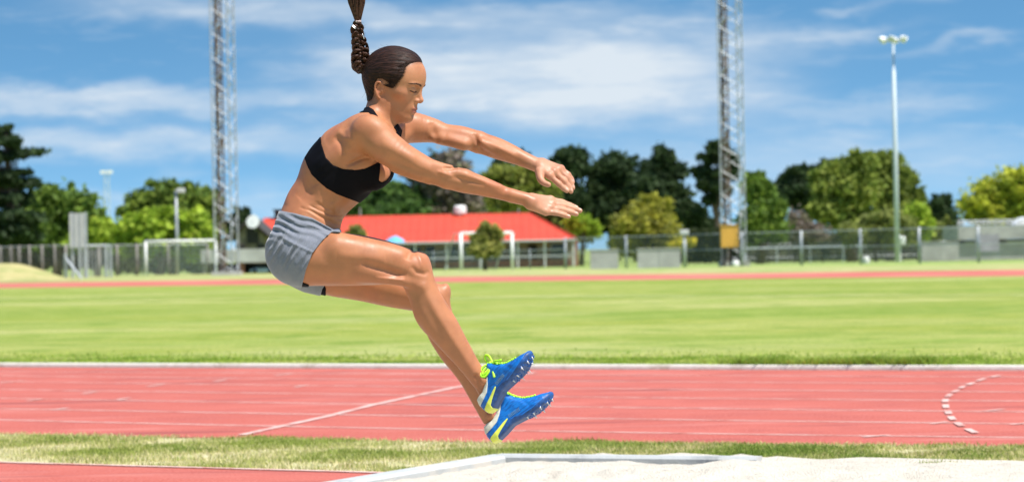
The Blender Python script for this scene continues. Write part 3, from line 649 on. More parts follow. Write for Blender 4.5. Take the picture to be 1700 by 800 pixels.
for sg in (-1, 1):                                   # ears
    e = [(-6.5, -19), (-6, -12), (-7, -6), (-10, -2.2), (-14, -2), (-17, -5.5), (-17.6, -12), (-15.4, -18.5), (-12.5, -24), (-9.8, -27.5)]
    he(-11.5, -14, sg * 36.5, (6.5, 12, 6), 3)
    he(-10.8, -13, sg * 43.5, (4.6, 7.6, 3.6), 2, True)
    w = [37.5, 38, 39.5, 41.5, 43, 43.5, 43, 41.5, 40, 38.5]
    B.chain([(*H(e[i][0], e[i][1], sg * w[i]), 1.9 if i < 7 else 2.2 + .35 * (i - 7)) for i in range(len(e))], 1.2, raw=True)
    B.cone(H(-13.2, -7, sg * 40), H(-14, -18, sg * 39.5), 1.5, 1.4, 1.5); he(-5.5, -15, sg * 38.5, (2.2, 3.0, 2.4), 2)
def surf_f(u, s, f0=64):
    '''how far forward the face reaches at height u, side s'''
    for i in range(400):
        f = f0 - i * .15; p = (H(f, u, s) - B.lo) / VOX; a = np.floor(p).astype(int); r = p - a; v = 0
        for dx in (0, 1):
            for dy in (0, 1):
                for dz in (0, 1): v += B.F[a[0] + dx, a[1] + dy, a[2] + dz] * (r[0] if dx else 1 - r[0]) * (r[1] if dy else 1 - r[1]) * (r[2] if dz else 1 - r[2])
        if v < 0: return f
    return 30
V, Q = surface(B.F, B.lo, B.vox, smooth=2)
jump = empty('person', to_world(np.array([[560., 400., 0.]]))[0], 'woman in black crop top and grey shorts mid-jump over the sand with arms forward', 'person')

HP = [(-90, 90), (38, 90), (40, 44), (34, 40), (28, 36), (24.5, 30), (25, 22), (24, 14.5), (19, 5), (14, -4), (10.5, -7), (7, -7.5), (4, -1), (-3, 2), (-9, 4), (-17, 3), (-20.5, -4), (-22, -14), (-21.5, -26), (-24, -33), (-30, -37), (-38, -37), (-60, -30), (-90, -30)]
# skin colour by place on the body
def near_pt(V, p, r): return np.exp(-((V - np.asarray(p, np.float32)) ** 2).sum(1) / (r * r))
SK = np.tile(np.array([.415, .166, .076]), (len(V), 1))
def blend(w, c):
    global SK
    w = np.clip(w, 0, 1)[:, None]; SK = SK * (1 - w) + np.array(c) * w
hl_ = (V - HC) @ np.stack([HF, HU, HS], 1)
blend(.55 * np.exp(-((hl_[:, 0] - 30) / 25) ** 2 - ((hl_[:, 1] + 5) / 40) ** 2), (.48, .225, .120))
blend(.35 * near_pt(V, H(30, -18, 26), 13), (.50, .20, .125)); blend(.4 * near_pt(V, H(50, -21, 0), 7), (.50, .22, .145))
for q in (hand,): pass
blend(.5 * np.clip((V[:, 0] - 868) / 25, 0, 1) * (V[:, 1] < 380), (.55, .29, .195))
for p, r in ((cv((706, 430, -70)), 18), (cv((740, 480, 52)), 16), (cv((741, 296, -92)), 14)): blend(.3 * near_pt(V, p, r), (.48, .18, .11))
lw = np.exp(-((hl_[:, 0] - 42) / 6) ** 4) * np.exp(-((hl_[:, 1] + 38.3) / 4.6) ** 6) * np.exp(-((hl_[:, 2]) / 10.5) ** 6)
blend(.8 * lw, (.30, .085, .080)); blend(.8 * np.exp(-((hl_[:, 0] - 42) / 7) ** 4) * np.exp(-((hl_[:, 1] + 38.3) / .9) ** 2) * np.exp(-((hl_[:, 2]) / 11) ** 6), (.16, .05, .045))  # lip colour, then the shade between the lips painted in as a dark line
for sg in (-1, 1):
    blend(.35 * near_pt(V, H(39, -8, sg * 17), 8), (.42, .20, .13))
    blend(.5 * np.exp(-((hl_[:, 0] - 42) / 9) ** 4) * np.exp(-((hl_[:, 1] - 5 - .0 * hl_[:, 2]) / 2.0) ** 4) * np.exp(-((hl_[:, 2] - sg * 15) / 11) ** 6), (.14, .07, .045))
for t_ in tp + tp2: blend(.75 * near_pt(V, cv((t_[0] + .2, t_[1] - 3.0, t_[2] - 2.2)), 2.6), (.72, .50, .42))
reg_ = poly2(hl_[:, 0] - 3 * np.clip(1 - np.abs(hl_[:, 2]) / 40, 0, 1) * (hl_[:, 1] > 10), hl_[:, 1], HP)
blend(.6 * np.clip(1 - reg_ / 5.0, 0, 1) * (np.abs(hl_[:, 0]) < 60) * (hl_[:, 1] > -45) * (V[:, 1] < 185), (.10, .045, .028))
M_skin = attr_mat('skin', rough=.5, spec=.42)
nt = M_skin.node_tree; b = nt.nodes['Principled BSDF']; b.inputs['Subsurface Weight'].default_value = .12; b.inputs['Subsurface Radius'].default_value = (.012, .005, .003); b.inputs['Subsurface Scale'].default_value = .6
g = N(nt, 'ShaderNodeNewGeometry'); n1 = N(nt, 'ShaderNodeTexNoise'); n1.inputs['Scale'].default_value = 520; n1.inputs['Detail'].default_value = 5; nt.links.new(g.outputs['Position'], n1.inputs['Vector'])
bp = N(nt, 'ShaderNodeBump'); bp.inputs['Strength'].default_value = .25; bp.inputs['Distance'].default_value = .0006; nt.links.new(n1.outputs['Fac'], bp.inputs['Height']); nt.links.new(bp.outputs[0], b.inputs['Normal'])
n2 = N(nt, 'ShaderNodeTexNoise'); n2.inputs['Scale'].default_value = 22; n2.inputs['Detail'].default_value = 6; nt.links.new(g.outputs['Position'], n2.inputs['Vector'])
mr = N(nt, 'ShaderNodeMapRange'); mr.inputs[1].default_value = .3; mr.inputs[2].default_value = .7; mr.inputs[3].default_value = .88; mr.inputs[4].default_value = 1.1; nt.links.new(n2.outputs['Fac'], mr.inputs[0])
n3 = N(nt, 'ShaderNodeTexNoise'); n3.inputs['Scale'].default_value = 9; n3.inputs['Detail'].default_value = 7; nt.links.new(g.outputs['Position'], n3.inputs['Vector'])
vm = N(nt, 'ShaderNodeVectorMath', operation='SCALE'); a_ = [q for q in nt.nodes if q.type == 'ATTRIBUTE'][0]; nt.links.new(a_.outputs['Color'], vm.inputs[0]); nt.links.new(mr.outputs[0], vm.inputs['Scale']); mr3 = N(nt, 'ShaderNodeMapRange'); mr3.inputs[1].default_value = .45; mr3.inputs[2].default_value = .68; mr3.inputs[4].default_value = .28; nt.links.new(n3.outputs['Fac'], mr3.inputs[0])
mx3 = N(nt, 'ShaderNodeMix', data_type='RGBA'); nt.links.new(mr3.outputs[0], mx3.inputs[0]); nt.links.new(vm.outputs[0], mx3.inputs[6]); mx3.inputs[7].default_value = (.46, .125, .065, 1); nt.links.new(mx3.outputs[2], b.inputs['Base Color'])
mr2 = N(nt, 'ShaderNodeMapRange'); mr2.inputs[1].default_value = .35; mr2.inputs[2].default_value = .65; mr2.inputs[3].default_value = .42; mr2.inputs[4].default_value = .62; nt.links.new(n2.outputs['Fac'], mr2.inputs[0]); nt.links.new(mr2.outputs[0], b.inputs['Roughness'])
body = mesh_np('body', to_world(V), Q, M_skin, jump, smooth=True); set_tint(body, SK)

# ---- clothes: shells around the body
def sub_field(F, lo, hi, fn, smooth=2):
    a = np.floor((np.array(lo) - B.lo) / VOX).astype(int); b = np.ceil((np.array(hi) - B.lo) / VOX).astype(int); a = np.clip(a, 0, B.n - 1); b = np.clip(b, 1, B.n)
    sl = tuple(slice(a[i], b[i]) for i in range(3)); ax = [(B.lo[i] + VOX * np.arange(a[i], b[i])).astype(np.float32) for i in range(3)]
    X, Y, Z = np.meshgrid(*ax, indexing='ij', sparse=True)
    D = fn(F[sl], X, Y, Z); D[0] = D[-1] = 9; D[:, 0] = D[:, -1] = 9; D[:, :, 0] = D[:, :, -1] = 9
    return surface(D, np.array([ax[0][0], ax[1][0], ax[2][0]]), VOX, smooth)
def unp(X, Y, Z):                                # back to the outline seen from the front of the pose
    k = 1 + Z * S_P / D_P; return 850 + (X - 850) / k, 400 + (Y - 400) / k
def f_shorts(F, X, Y, Z):
    x, y = unp(X, Y, Z)
    near_p = [(425, 340), (466, 350), (490, 354.5), (518, 362), (540, 374), (554, 381), (563, 378.5), (566, 386.5), (550, 386.5), (536, 399), (519, 420), (508, 448), (501.5, 474), (500, 500), (425, 500)]
    far_p = [(425, 340), (466, 350), (490, 354.5), (518, 362), (540, 374), (554, 381), (563, 378), (568, 384), (590, 386), (588, 400), (560, 440), (535, 480), (530, 500), (425, 500)]
    pn = poly2(x, y, near_p); pf = poly2(x, y, far_p); reg = np.where(Z < 2, pn, pf)
    off = 3.0 + .8 * np.clip((y - 380) / 80, 0, 1)
    # gathers running down from the ruched side seam and creases across the hip
    t = ((X - 470) * .72 + (Y - 392) * .42); side = np.clip((-Z - 25) / 35, 0, 1)
    ang = np.arctan2(Y - 372, X - 492)
    below = np.exp(-((Y - (408 + (X - 480) * .5)) / 30) ** 2)
    w1 = (.65 + .35 * np.sin(X * .19 + Y * .11)) * np.clip(np.sin((X * .84 + Y * .40) * .60 + 1.5 * np.sin(Y * .06) + .6 * np.sin(X * .13)), -.45, 1) * below * side
    w2 = np.sin((Y * .93 - X * .36) * .55 + 1.1 * np.sin(X * .11)) * np.exp(-((Y - 374) / 18) ** 2) * side
    seam = np.exp(-((Y - (397 + (X - 478) * .46)) / 2.6) ** 2) * np.clip((X - 474) / 8, 0, 1) * side
    band = np.exp(-((y - np.interp(x, [460, 490, 518, 545, 566], [364, 369, 377, 388, 390])) / 1.6) ** 2)
    back = np.sin((X * .5 + Y * .9) * .42) * np.exp(-((X - 462) / 16) ** 2) * np.exp(-((Y - 395) / 30) ** 2)
    d = F - off - 3.3 * w1 - 2.2 * w2 - 1.9 * seam + 1.4 * band - .8 * back - .6 * side * np.sin(X * .25) * np.sin(Y * .21 + 1)
    return smax(d, reg, 2.0)
Vs, Qs = sub_field(T_cloth, (434, 340, -125), (600, 500, 118), f_shorts, 1)
def fabric(name, col, rough, fleck=None, bumpd=.0015, sheen=.3):
    m = bpy.data.materials.new(name); m.use_nodes = True; nt = m.node_tree; b = nt.nodes['Principled BSDF']; b.inputs['Roughness'].default_value = rough; b.inputs['Specular IOR Level'].default_value = .25
    b.inputs['Sheen Weight'].default_value = sheen
    g = N(nt, 'ShaderNodeNewGeometry'); n = N(nt, 'ShaderNodeTexNoise'); n.inputs['Scale'].default_value = 900; n.inputs['Detail'].default_value = 3; nt.links.new(g.outputs['Position'], n.inputs['Vector'])
    if fleck:
        mr = N(nt, 'ShaderNodeMapRange'); mr.inputs[1].default_value = .4; mr.inputs[2].default_value = .62; nt.links.new(n.outputs['Fac'], mr.inputs[0])
        mx = N(nt, 'ShaderNodeMix', data_type='RGBA'); nt.links.new(mr.outputs[0], mx.inputs[0]); mx.inputs[6].default_value = (*col, 1); mx.inputs[7].default_value = (*fleck, 1); nt.links.new(mx.outputs[2], b.inputs['Base Color'])
    else: b.inputs['Base Color'].default_value = (*col, 1)
    bp = N(nt, 'ShaderNodeBump'); bp.inputs['Strength'].default_value = .5; bp.inputs['Distance'].default_value = bumpd; nt.links.new(n.outputs['Fac'], bp.inputs['Height']); nt.links.new(bp.outputs[0], b.inputs['Normal'])
    return m
shorts = mesh_np('shorts', to_world(Vs), Qs, fabric('grey_marl', (.125, .135, .165), .9, (.22, .235, .28), .0006), jump, smooth=True)
M_black = fabric('black_stretch', (.0035, .003, .005), .75, None, .0004, .0); M_black.node_tree.nodes['Principled BSDF'].inputs['Specular IOR Level'].default_value = .10
def f_brief(F, X, Y, Z):
    x, y = unp(X, Y, Z)
    pn = poly2(x, y, [(470, 462), (496, 462), (503, 469), (513, 473), (513, 480), (470, 480)]); pf = poly2(x, y, [(480, 440), (528, 440), (541, 478), (541, 500), (500, 500)])
    return smax(F - 1.6, np.where(Z < 0, pn, pf), 1.2)
Vb, Qb = sub_field(T_cloth, (470, 398, -114), (560, 500, 112), f_brief, 1)
mesh_np('briefs', to_world(Vb), Qb, M_black, jump, smooth=True)
BRA = [(505, 262), (524, 232), (532, 222), (534, 240), (541, 262), (553, 274.5), (569, 281), (588, 282.5), (606, 280), (622, 273), (632, 267), (631, 285), (629, 300), (634, 303), (641, 300), (648, 291), (651.5, 281), (660, 278), (668, 300), (640, 330), (600, 338), (581, 331), (560, 323), (542, 313), (528, 301), (517, 290), (510, 276)]
def f_bra(F, X, Y, Z):
    x, y = unp(X, Y, Z)
    reg = poly2(x, y, BRA)
    bandl = np.exp(-((poly2(x, y, BRA) + 3) / 1.3) ** 2)
    wr = np.sin((x + y * 1.2) * .35) * np.exp(-((x - 536) / 14) ** 2) * .35 + np.sin((x * 1.1 - y * .4) * .55) * np.exp(-((x - 624) / 10) ** 2) * .4
    return smax(F - 2.0 + .35 * bandl - wr, reg, 1.6)
Vr, Qr = sub_field(T_cloth, (495, 215, -100), (672, 345, 95), f_bra, 1)
top = mesh_np('crop_top', to_world(Vr), Qr, M_black, jump, smooth=True)
STR = [(594, 187), (603, 179), (612, 177.5), (620, 182), (628, 194), (631, 207), (625.5, 209), (621, 197), (612, 187.5), (603, 187.5)]
def f_strap(F, X, Y, Z):
    x, y = unp(X, Y, Z); a = smax(F - 1.3, poly2(x, y, STR), 1.0); a = smax(a, (Z - 8) * 1.0 + 0 * a, 1)
    b_ = smax(F - 1.6, poly2(x, y, [(654, 211), (661, 205), (668, 217), (666, 228), (655, 236), (650, 230), (659, 219)]), 1.0); b_ = smax(b_, -(Z + 30) + 0 * b_, 1)
    return np.minimum(a, b_)
Vq, Qq = sub_field(B.F, (585, 170, -90), (690, 245, 100), f_strap, 1)
mesh_np('shoulder_strap', to_world(Vq), Qq, M_black, top, smooth=True)

# ---- hair cap
BR0 = np.array([606., 122., 6.])
def hloc(X, Y, Z):
    x, y, z = X - HC[0], Y - HC[1], Z - HC[2]
    return [x * a[0] + y * a[1] + z * a[2] for a in HA]
def f_hair(F, X, Y, Z):
    f, u, s = hloc(X, Y, Z)
    side = np.abs(s) / 40
    f_adj = f - 3 * np.clip(1 - side, 0, 1) * (u > 10)
    reg = poly2(f_adj, u, HP)
    thick = .5 + 3.6 * np.clip(-reg / 16, 0, 1) ** .75
    r = np.sqrt((X - BR0[0]) ** 2 + (Y - BR0[1]) ** 2 + (Z - BR0[2]) ** 2)
    ph = np.arctan2(Z - BR0[2], -(Y - BR0[1])); ps = np.arctan2(np.sqrt((Z - BR0[2]) ** 2 + (Y - BR0[1]) ** 2), X - BR0[0])
    groove = (.42 * np.sin(ph * 34 + 2 * np.sin(ps * 3)) + .3 * np.sin(ph * 57 + ps * 6) + .25 * np.sin(ph * 15 + 1)) * np.clip(r / 40, 0, 1)
    return smax(F - thick - .8 * groove * np.clip(-reg / 8, 0, 1), reg + .35 * np.sin(f * 1.9 + u * 1.3) + .25 * np.sin(u * 2.9 + 1), 1.2)
headF = B.F.copy()
Vh, Qh = sub_field(headF, (596, 70, -60), (715, 215, 60), f_hair, 1)
def hair_mat():
    m = bpy.data.materials.new('dark_brown_hair'); m.use_nodes = True; nt = m.node_tree; b = nt.nodes['Principled BSDF']
    a = N(nt, 'ShaderNodeAttribute'); a.attribute_name = 'strand'
    n = N(nt, 'ShaderNodeTexNoise'); n.inputs['Scale'].default_value = 1; n.inputs['Detail'].default_value = 4; nt.links.new(a.outputs['Vector'], n.inputs['Vector'])
    mr = N(nt, 'ShaderNodeMapRange'); mr.inputs[1].default_value = .35; mr.inputs[2].default_value = .7; nt.links.new(n.outputs['Fac'], mr.inputs[0])
    mx = N(nt, 'ShaderNodeMix', data_type='RGBA'); mx.inputs[6].default_value = (.010, .006, .005, 1); mx.inputs[7].default_value = (.050, .021, .014, 1); nt.links.new(mr.outputs[0], mx.inputs[0]); nt.links.new(mx.outputs[2], b.inputs['Base Color'])
    b.inputs['Roughness'].default_value = .5; b.inputs['Specular IOR Level'].default_value = .14
    bp = N(nt, 'ShaderNodeBump'); bp.inputs['Strength'].default_value = .8; bp.inputs['Distance'].default_value = .0025; nt.links.new(n.outputs['Fac'], bp.inputs['Height']); nt.links.new(bp.outputs[0], b.inputs['Normal'])
    return m
M_hair = hair_mat()
def set_strand(o, vec):
    a = o.data.attributes.new('strand', 'FLOAT_VECTOR', 'POINT'); a.data.foreach_set('vector', np.asarray(vec, np.float32).ravel())
hair = mesh_np('hair', to_world(Vh), Qh, M_hair, jump, smooth=True)
dv = Vh - BR0; phh = np.arctan2(dv[:, 2], -dv[:, 1]); rr = np.linalg.norm(dv, axis=1); pss = np.arctan2(np.hypot(dv[:, 2], dv[:, 1]), dv[:, 0])
set_strand(hair, np.c_[phh * 26, rr * .05, pss * 8])
# ---- braid
def px_mb(mbo, pts, rad, n=6): mbo.tube(to_world(np.array([p for p in pts], float)), [r * S_P for r in rad] if hasattr(rad, '__len__') else rad * S_P, n)
axis_p = np.array([(604, 120, 5), (600, 113, 5), (599, 100, 4), (598, 85, 3), (595.5, 68, 2), (593.5, 52, 1), (593.5, 42, 0), (594, 35, 0)], float)
axis_s = np.r_[0, np.cumsum(np.linalg.norm(np.diff(axis_p, axis=0), axis=1))]; AL = axis_s[-1]
def ax_at(s): return np.array([np.interp(s, axis_s, axis_p[:, i]) for i in range(3)])
def hw_at(s): return np.interp(s / AL, [0, .08, .25, .45, .65, .85, .96, 1], [10, 14, 14.5, 12.5, 10.5, 9.5, 6.5, 3.5])
mbd = MB(); strand_vec = []
for st in range(3):
    for sub in range(14):
        oa = rnd.uniform(0, 6.28); orad = rnd.uniform(.15, 1) ** .5; pts = []
        rads = []; fz = rnd.uniform(.1, .35)
        for i in range(96):
            s = AL * i / 95; t = 2 * math.pi * (2.9 * (s / AL) ** .9) + st * 2 * math.pi / 3; w = hw_at(s) * 1.12
            c = ax_at(s) + np.array([w * .52 * math.sin(t), w * .12 * math.sin(2 * t + .5), w * .42 * math.sin(2 * t)])
            rr_ = w * .50 * orad; tw = oa + s * .13
            c = c + np.array([math.cos(tw) * rr_, math.sin(tw) * rr_ * .35, math.sin(tw) * rr_]) + np.array([rnd.gauss(0, fz), rnd.gauss(0, fz), rnd.gauss(0, fz)])
            pts.append(c); rads.append(max(.8, w * .13 * rnd.uniform(.8, 1.2)))
        px_mb(mbd, pts, rads, 6)
M_hair2 = mat_basic('braided_hair', (.050, .021, .013), .42, noise=(120, .8, 4), bump=(500, .5, .001), spec=.2)
braid = mbd.build('braid', M_hair2, hair, smooth=True)
mbc = MB()                                        # soft core so that the braid is not see-through, and loose hairs
px_mb(mbc, [ax_at(s) for s in np.linspace(0, AL, 20)], [hw_at(s) * .6 for s in np.linspace(0, AL, 20)], 10)
mbc.build('braid_core', mat_basic('hair_core', (.012, .006, .005), .7), hair, smooth=True)
mbt = MB()
for i in range(150):
    a = rnd.uniform(0, 6.28); q = rnd.random() ** .5; pts = []; k = rnd.uniform(-.4, .4)
    for j in range(12):
        t = j / 11; y = 36 - 110 * t; w = np.interp(t, [0, .1, .3, 1], [3.6, 7, 14, 22]) * q
        pts.append((594 - 5 * t + math.cos(a + k * t) * w - 3 * t, y, math.sin(a + k * t) * w * .8))
    px_mb(mbt, pts, [1.5] * 11 + [.5], 5)
mbt.build('ponytail_end', M_hair2, hair, smooth=True)
mbf = MB()
def loose(p, d, L, c):
    pts = []; p = np.array(p, float); d = np.array(d, float)
    for j in range(7): pts.append(p + d * L * j / 6 + np.array(c) * (j / 6) ** 2)
    px_mb(mbf, pts, [.09] * 6 + [.04], 4)
for i in range(60):
    s = rnd.uniform(0, AL); c = ax_at(s); w = hw_at(s); a = rnd.choice((-1, 1)); loose(c + np.array([a * w * .85, 0, rnd.uniform(-6, 6)]), (a * .6, rnd.uniform(-.8, .8), 0), rnd.uniform(3, 9), (rnd.uniform(-3, 3), rnd.uniform(-3, 3), 0))
for i in range(8):
    loose((rnd.uniform(606, 614), rnd.uniform(140, 165), rnd.uniform(-18, 10)), (-.5, .8, 0), rnd.uniform(4, 12), (rnd.uniform(-2, 3), 2, 0))
for i in range(30):
    a = rnd.uniform(.5, 2.6); p = H(50 * math.cos(a) - 4, 45 * math.sin(a) + 15, rnd.uniform(-15, 15)); loose(p, (-.95, -.15, 0), rnd.uniform(5, 12), (0, rnd.uniform(-2.5, .5), 0))
tag(mbf.build('loose_hairs', M_hair2, hair, smooth=True), kind='stuff')
mbx = MB(); 
for dy in (0, 1.6): px_mb(mbx, [(594 + 5.2 * math.cos(t), 35.5 + dy + .5 * math.sin(3 * t), 5 * math.sin(t)) for t in np.linspace(0, 6.3, 20)], .9, 6)
mbx.build('hair_tie', mat_basic('elastic_hair_tie', (.55, .42, .40), .6), hair, smooth=True)
M_clip = mat_basic('silver_clip', (.7, .7, .72), .3, .8)
for p_, q_, r_ in (((584, 44, -9), (591, 49, -10), .8), ((585, 42, -9.4), (592, 47, -10), .6), ((602, 57, -8), (605, 66, -8), .8)):
    mbx = MB(); px_mb(mbx, [lerp(p_, q_, t) for t in np.linspace(0, 1, 6)], r_, 5); mbx.build('hair_clip', M_clip, hair, smooth=True)
def surf_s(f, u, sg):
    for i in range(260):
        s = sg * (58 - i * .2); p = (H(f, u, s) - B.lo) / VOX; a = np.floor(p).astype(int); r = p - a; v = 0
        for dx in (0, 1):
            for dy in (0, 1):
                for dz in (0, 1): v += B.F[a[0] + dx, a[1] + dy, a[2] + dz] * (r[0] if dx else 1 - r[0]) * (r[1] if dy else 1 - r[1]) * (r[2] if dz else 1 - r[2])
        if v < 0: return s
    return 0
mbh = MB(); hline = np.array([(34, 41), (28, 36), (24.5, 30), (25, 22), (24, 14.5), (19, 5), (14, -4), (10.5, -7), (7, -7.5)], float); hs_ = np.r_[0, np.cumsum(np.linalg.norm(np.diff(hline, axis=0), axis=1))]
bl_ = BR0 - HC; bl_ = np.array([bl_.dot(HF), bl_.dot(HU)])
for i in range(520):
    q = rnd.uniform(0, hs_[-1]); f = np.interp(q, hs_, hline[:, 0]); u = np.interp(q, hs_, hline[:, 1]); sg = 1 if rnd.random() < .8 else -1
    dr = bl_ - np.array([f, u]); dr /= np.linalg.norm(dr); f0 = f - dr[0] * rnd.uniform(-1, 3.2); u0 = u - dr[1] * 2 + rnd.uniform(-.5, .5); pts = []
    L_ = rnd.uniform(8, 15); cu = rnd.uniform(-.12, .12)
    for j in range(6):
        ff = f0 + dr[0] * L_ * j / 5 ; uu = u0 + dr[1] * L_ * j / 5 + cu * j; s = surf_s(ff, uu, sg); pts.append(H(ff, uu, s + sg * (.25 + .55 * j)))
    px_mb(mbh, pts, [.06, .11, .15, .16, .15, .1], 4)
tag(mbh.build('hairline_strands', mat_basic('fine_hair', (.035, .017, .012), .55, spec=.2), hair, smooth=True), kind='stuff')
# brows, lashes and the short hairs along the hairline
def fit(u, s, out=.1): return H(surf_f(u, s) + out, u, s)
for sg in (-1, 1):
    mbe = MB()
    for i in range(75):
        t = rnd.random(); s = sg * (5.5 + 22 * t); u = 2.6 + 3.4 * math.sin(min(t * 1.9, 1.9)) - 4.2 * max(t - .62, 0) + rnd.uniform(-1.25, 1.25) * (1 - .65 * t)
        p0 = fit(u, s); p1 = fit(u + .9 - 1.5 * t, s + sg * 2.4, .5); px_mb(mbe, [p0, (p0 + p1) / 2 + HF * .12, p1], [.36, .36, .12], 4)
    mbe.build('eyebrow', M_hair2, jump, smooth=True)
    mbl = MB()
    arc = [fit(-7.4 - 1.6 * (1 - t * t), sg * 16 + 8.4 * t, .25) for t in np.linspace(-1, 1, 13)]
    px_mb(mbl, arc, [.4] + [.85] * 11 + [.4], 5)
    for i in range(18):
        q = arc[min(12, int(i * 13 / 18))]; px_mb(mbl, [q, q + HF * 1.0 - HU * .8, q + HF * 2.0 - HU * .8 + HS * sg * (i - 9) * .12], [.18, .12, .05], 4)
    mbl.build('eyelash', M_hair2, jump, smooth=True)
# ---------------------------------------------------------------- spiked running shoes
def dirw(d): d = np.array(d); return d[0] * RIGHT - d[1] * UP + d[2] * FWD
def vnorm(v): v = np.array(v, float); return v / np.linalg.norm(v)
M_blue = bpy.data.materials.new('blue_shoe_fabric')
def blue_mat():
    m = M_blue; m.use_nodes = True; nt = m.node_tree; b = nt.nodes['Principled BSDF']; b.inputs['Roughness'].default_value = .42; b.inputs['Specular IOR Level'].default_value = .5
    a = N(nt, 'ShaderNodeAttribute'); a.attribute_name = 'strand'
    n = N(nt, 'ShaderNodeTexNoise'); n.inputs['Scale'].default_value = 1; n.inputs['Detail'].default_value = 3; n.inputs['Distortion'].default_value = 1.2; nt.links.new(a.outputs['Vector'], n.inputs['Vector'])
    mr = N(nt, 'ShaderNodeMapRange'); mr.inputs[1].default_value = .5; mr.inputs[2].default_value = .56; nt.links.new(n.outputs['Fac'], mr.inputs[0])
    mx = N(nt, 'ShaderNodeMix', data_type='RGBA'); mx.inputs[6].default_value = (.003, .15, .53, 1); mx.inputs[7].default_value = (.003, .085, .34, 1); nt.links.new(mr.outputs[0], mx.inputs[0]); nt.links.new(mx.outputs[2], b.inputs['Base Color'])
blue_mat()
M_cream = mat_basic('cream_lining', (.62, .60, .50), .8, noise=(200, .15)); M_sole = mat_basic('dark_blue_plate', (.008, .060, .22), .5, noise=(90, .4)); M_yel = mat_basic('yellow_heel_trim', (.72, .76, .10), .4)
M_lime = mat_basic('lime_lace', (.42, .86, .03), .55, noise=(500, .15)); M_spike = mat_basic('steel_spike', (.75, .72, .68), .3, .9); M_whitep = mat_basic('white_trim', (.75, .78, .82), .4)
M_dot = mat_basic('pale_green_dots', (.35, .42, .25), .5); M_stud = mat_basic('blue_stud', (.01, .10, .40), .35)
def make_shoe(O, T, Sdn, Ln, ztop, sgn, lace_loop):
    """O heel-bottom point, T toe direction, Sdn sole-outward direction, all in body units"""
    T = vnorm(T); D = np.array(Sdn, float); D = vnorm(D - T * D.dot(T)); U_ = -D; L = np.cross(T, U_)
    if L[2] > 0: L = -L                       # L points to the camera side
    O = cv(O)
    sc = Ln / 125.0
    W = lambda t, n, l: O + sc * (t * T + n * U_ + l * L)
    vox = .9; t0, t1, n0, n1, l1 = -8, 134, -8, 66, 34
    ax = [np.arange(t0, t1, vox, dtype=np.float32), np.arange(n0, n1, vox, dtype=np.float32), np.arange(-l1, l1, vox, dtype=np.float32)]
    t, n, l = np.meshgrid(*ax, indexing='ij', sparse=True)
    prof = [(1, 6), (0, 14), (2, 22), (6, 29), (12, 30), (22, 29), (34, 34), (46, 42), (56, 52), (63, 56), (68, 50), (74, 39), (84, 28), (98, 21), (110, 18), (120, 14), (126, 10), (125, 6), (118, 3), (104, 0), (86, -1), (66, 2), (46, 5), (28, 1), (12, -1), (4, 1)]
    d2 = poly2(t, n, prof)
    c = np.interp(t, [0, 30, 60, 90, 126], [0, 0, 1.5 * sgn, 3.5 * sgn, 5 * sgn]); wd = np.interp(t, [-6, 0, 6, 16, 34, 55, 76, 96, 110, 120, 128], [5, 11, 15, 17.5, 17.5, 18, 20.5, 22, 19, 13.5, 4])
    Hn = np.interp(t, [0, 40, 62, 75, 90, 110, 126], [64, 74, 72, 50, 34, 24, 17]); w = wd * np.sqrt(np.clip(1 - (np.clip(n, 0, None) / Hn) ** 2.2, .04, 1))
    wr = .5 * np.sin(t * .55 + n * .15) * np.exp(-((t - 88) / 12) ** 2) * np.exp(-((n - 18) / 10) ** 2)
    f = smax(d2, np.abs(l - c) - w - wr, 9.0)
    par = empty_at = shoe_parent
    def emit(field, name, mat, smooth=2, strand=None, parent=None):
        v, q = surface(field, np.array([t0, n0, -l1]), vox, smooth)
        wv = W(v[:, :1], v[:, 1:2], v[:, 2:3]); 
        if np.dot(np.cross(T, U_), L) < 0: q = q[:, ::-1]
        o = mesh_np(name, to_world(wv), q, mat, parent, smooth=True)
        if strand is not None: set_strand(o, v * np.array(strand))
        return o
    full = np.broadcast_to(f, (len(ax[0]), len(ax[1]), len(ax[2])))
    hollow = smax(full, -(poly2(t, n, [(6, 24), (12, 18), (44, 20), (56, 60), (2, 60)]) + 0 * l) * 1.0 + -0, 1) if False else full
    up = emit(full.copy(), 'upper', M_blue, strand=(.07, .30, .12), parent=shoe_parent)
    # collar band, sole plate, heel arc, white stripe
    col = smax(full - .9, poly2(t, n, [(-3, 20), (-3, 34), (14, 34), (24, 32.5), (36, 38), (46, 46), (52, 54), (54, 49), (47, 37), (38, 28), (28, 21), (16, 18), (5, 17)]) + 0 * l, .8); emit(col, 'collar', M_cream, parent=shoe_parent)
    sole = smax(full - 1.1, poly2(t, n, [(-4, 4.5), (12, 6), (28, 9), (44, 12), (56, 11), (70, 6), (90, 5.5), (110, 8), (130, 14), (134, -8), (-4, -8)]) + 0 * l, .8); so_ = emit(sole, 'sole', M_sole, parent=shoe_parent)
    arc = smax(full - 1.7, poly2(t, n, [(1, -5), (13, -5), (17, 2), (25, 5.5), (36, 10), (45, 14), (46, 16), (36, 14.5), (22, 11), (10, 8.5), (3, 7)]) + 0 * l, .8); emit(arc, 'heel_trim', M_yel, parent=so_)
    st = smax(full - 1.5, poly2(t, n, [(66, 5), (90, 4), (110, 6.5), (127, 13), (127, 14.6), (110, 8.1), (90, 5.6), (66, 6.6)]) + 0 * l, .5); emit(st, 'rim_line', M_blue, strand=(0, 0, 0), parent=so_)
    ton = smax(full - 1.0, smax(poly2(t, n, [(48, 48), (56, 60), (66, 62), (73, 46), (96, 26), (90, 22), (70, 36), (60, 49)]) + 0 * l, np.abs(l - c) - 8, 1), .8); emit(ton, 'tongue', M_lime, parent=up)
    m = MB()
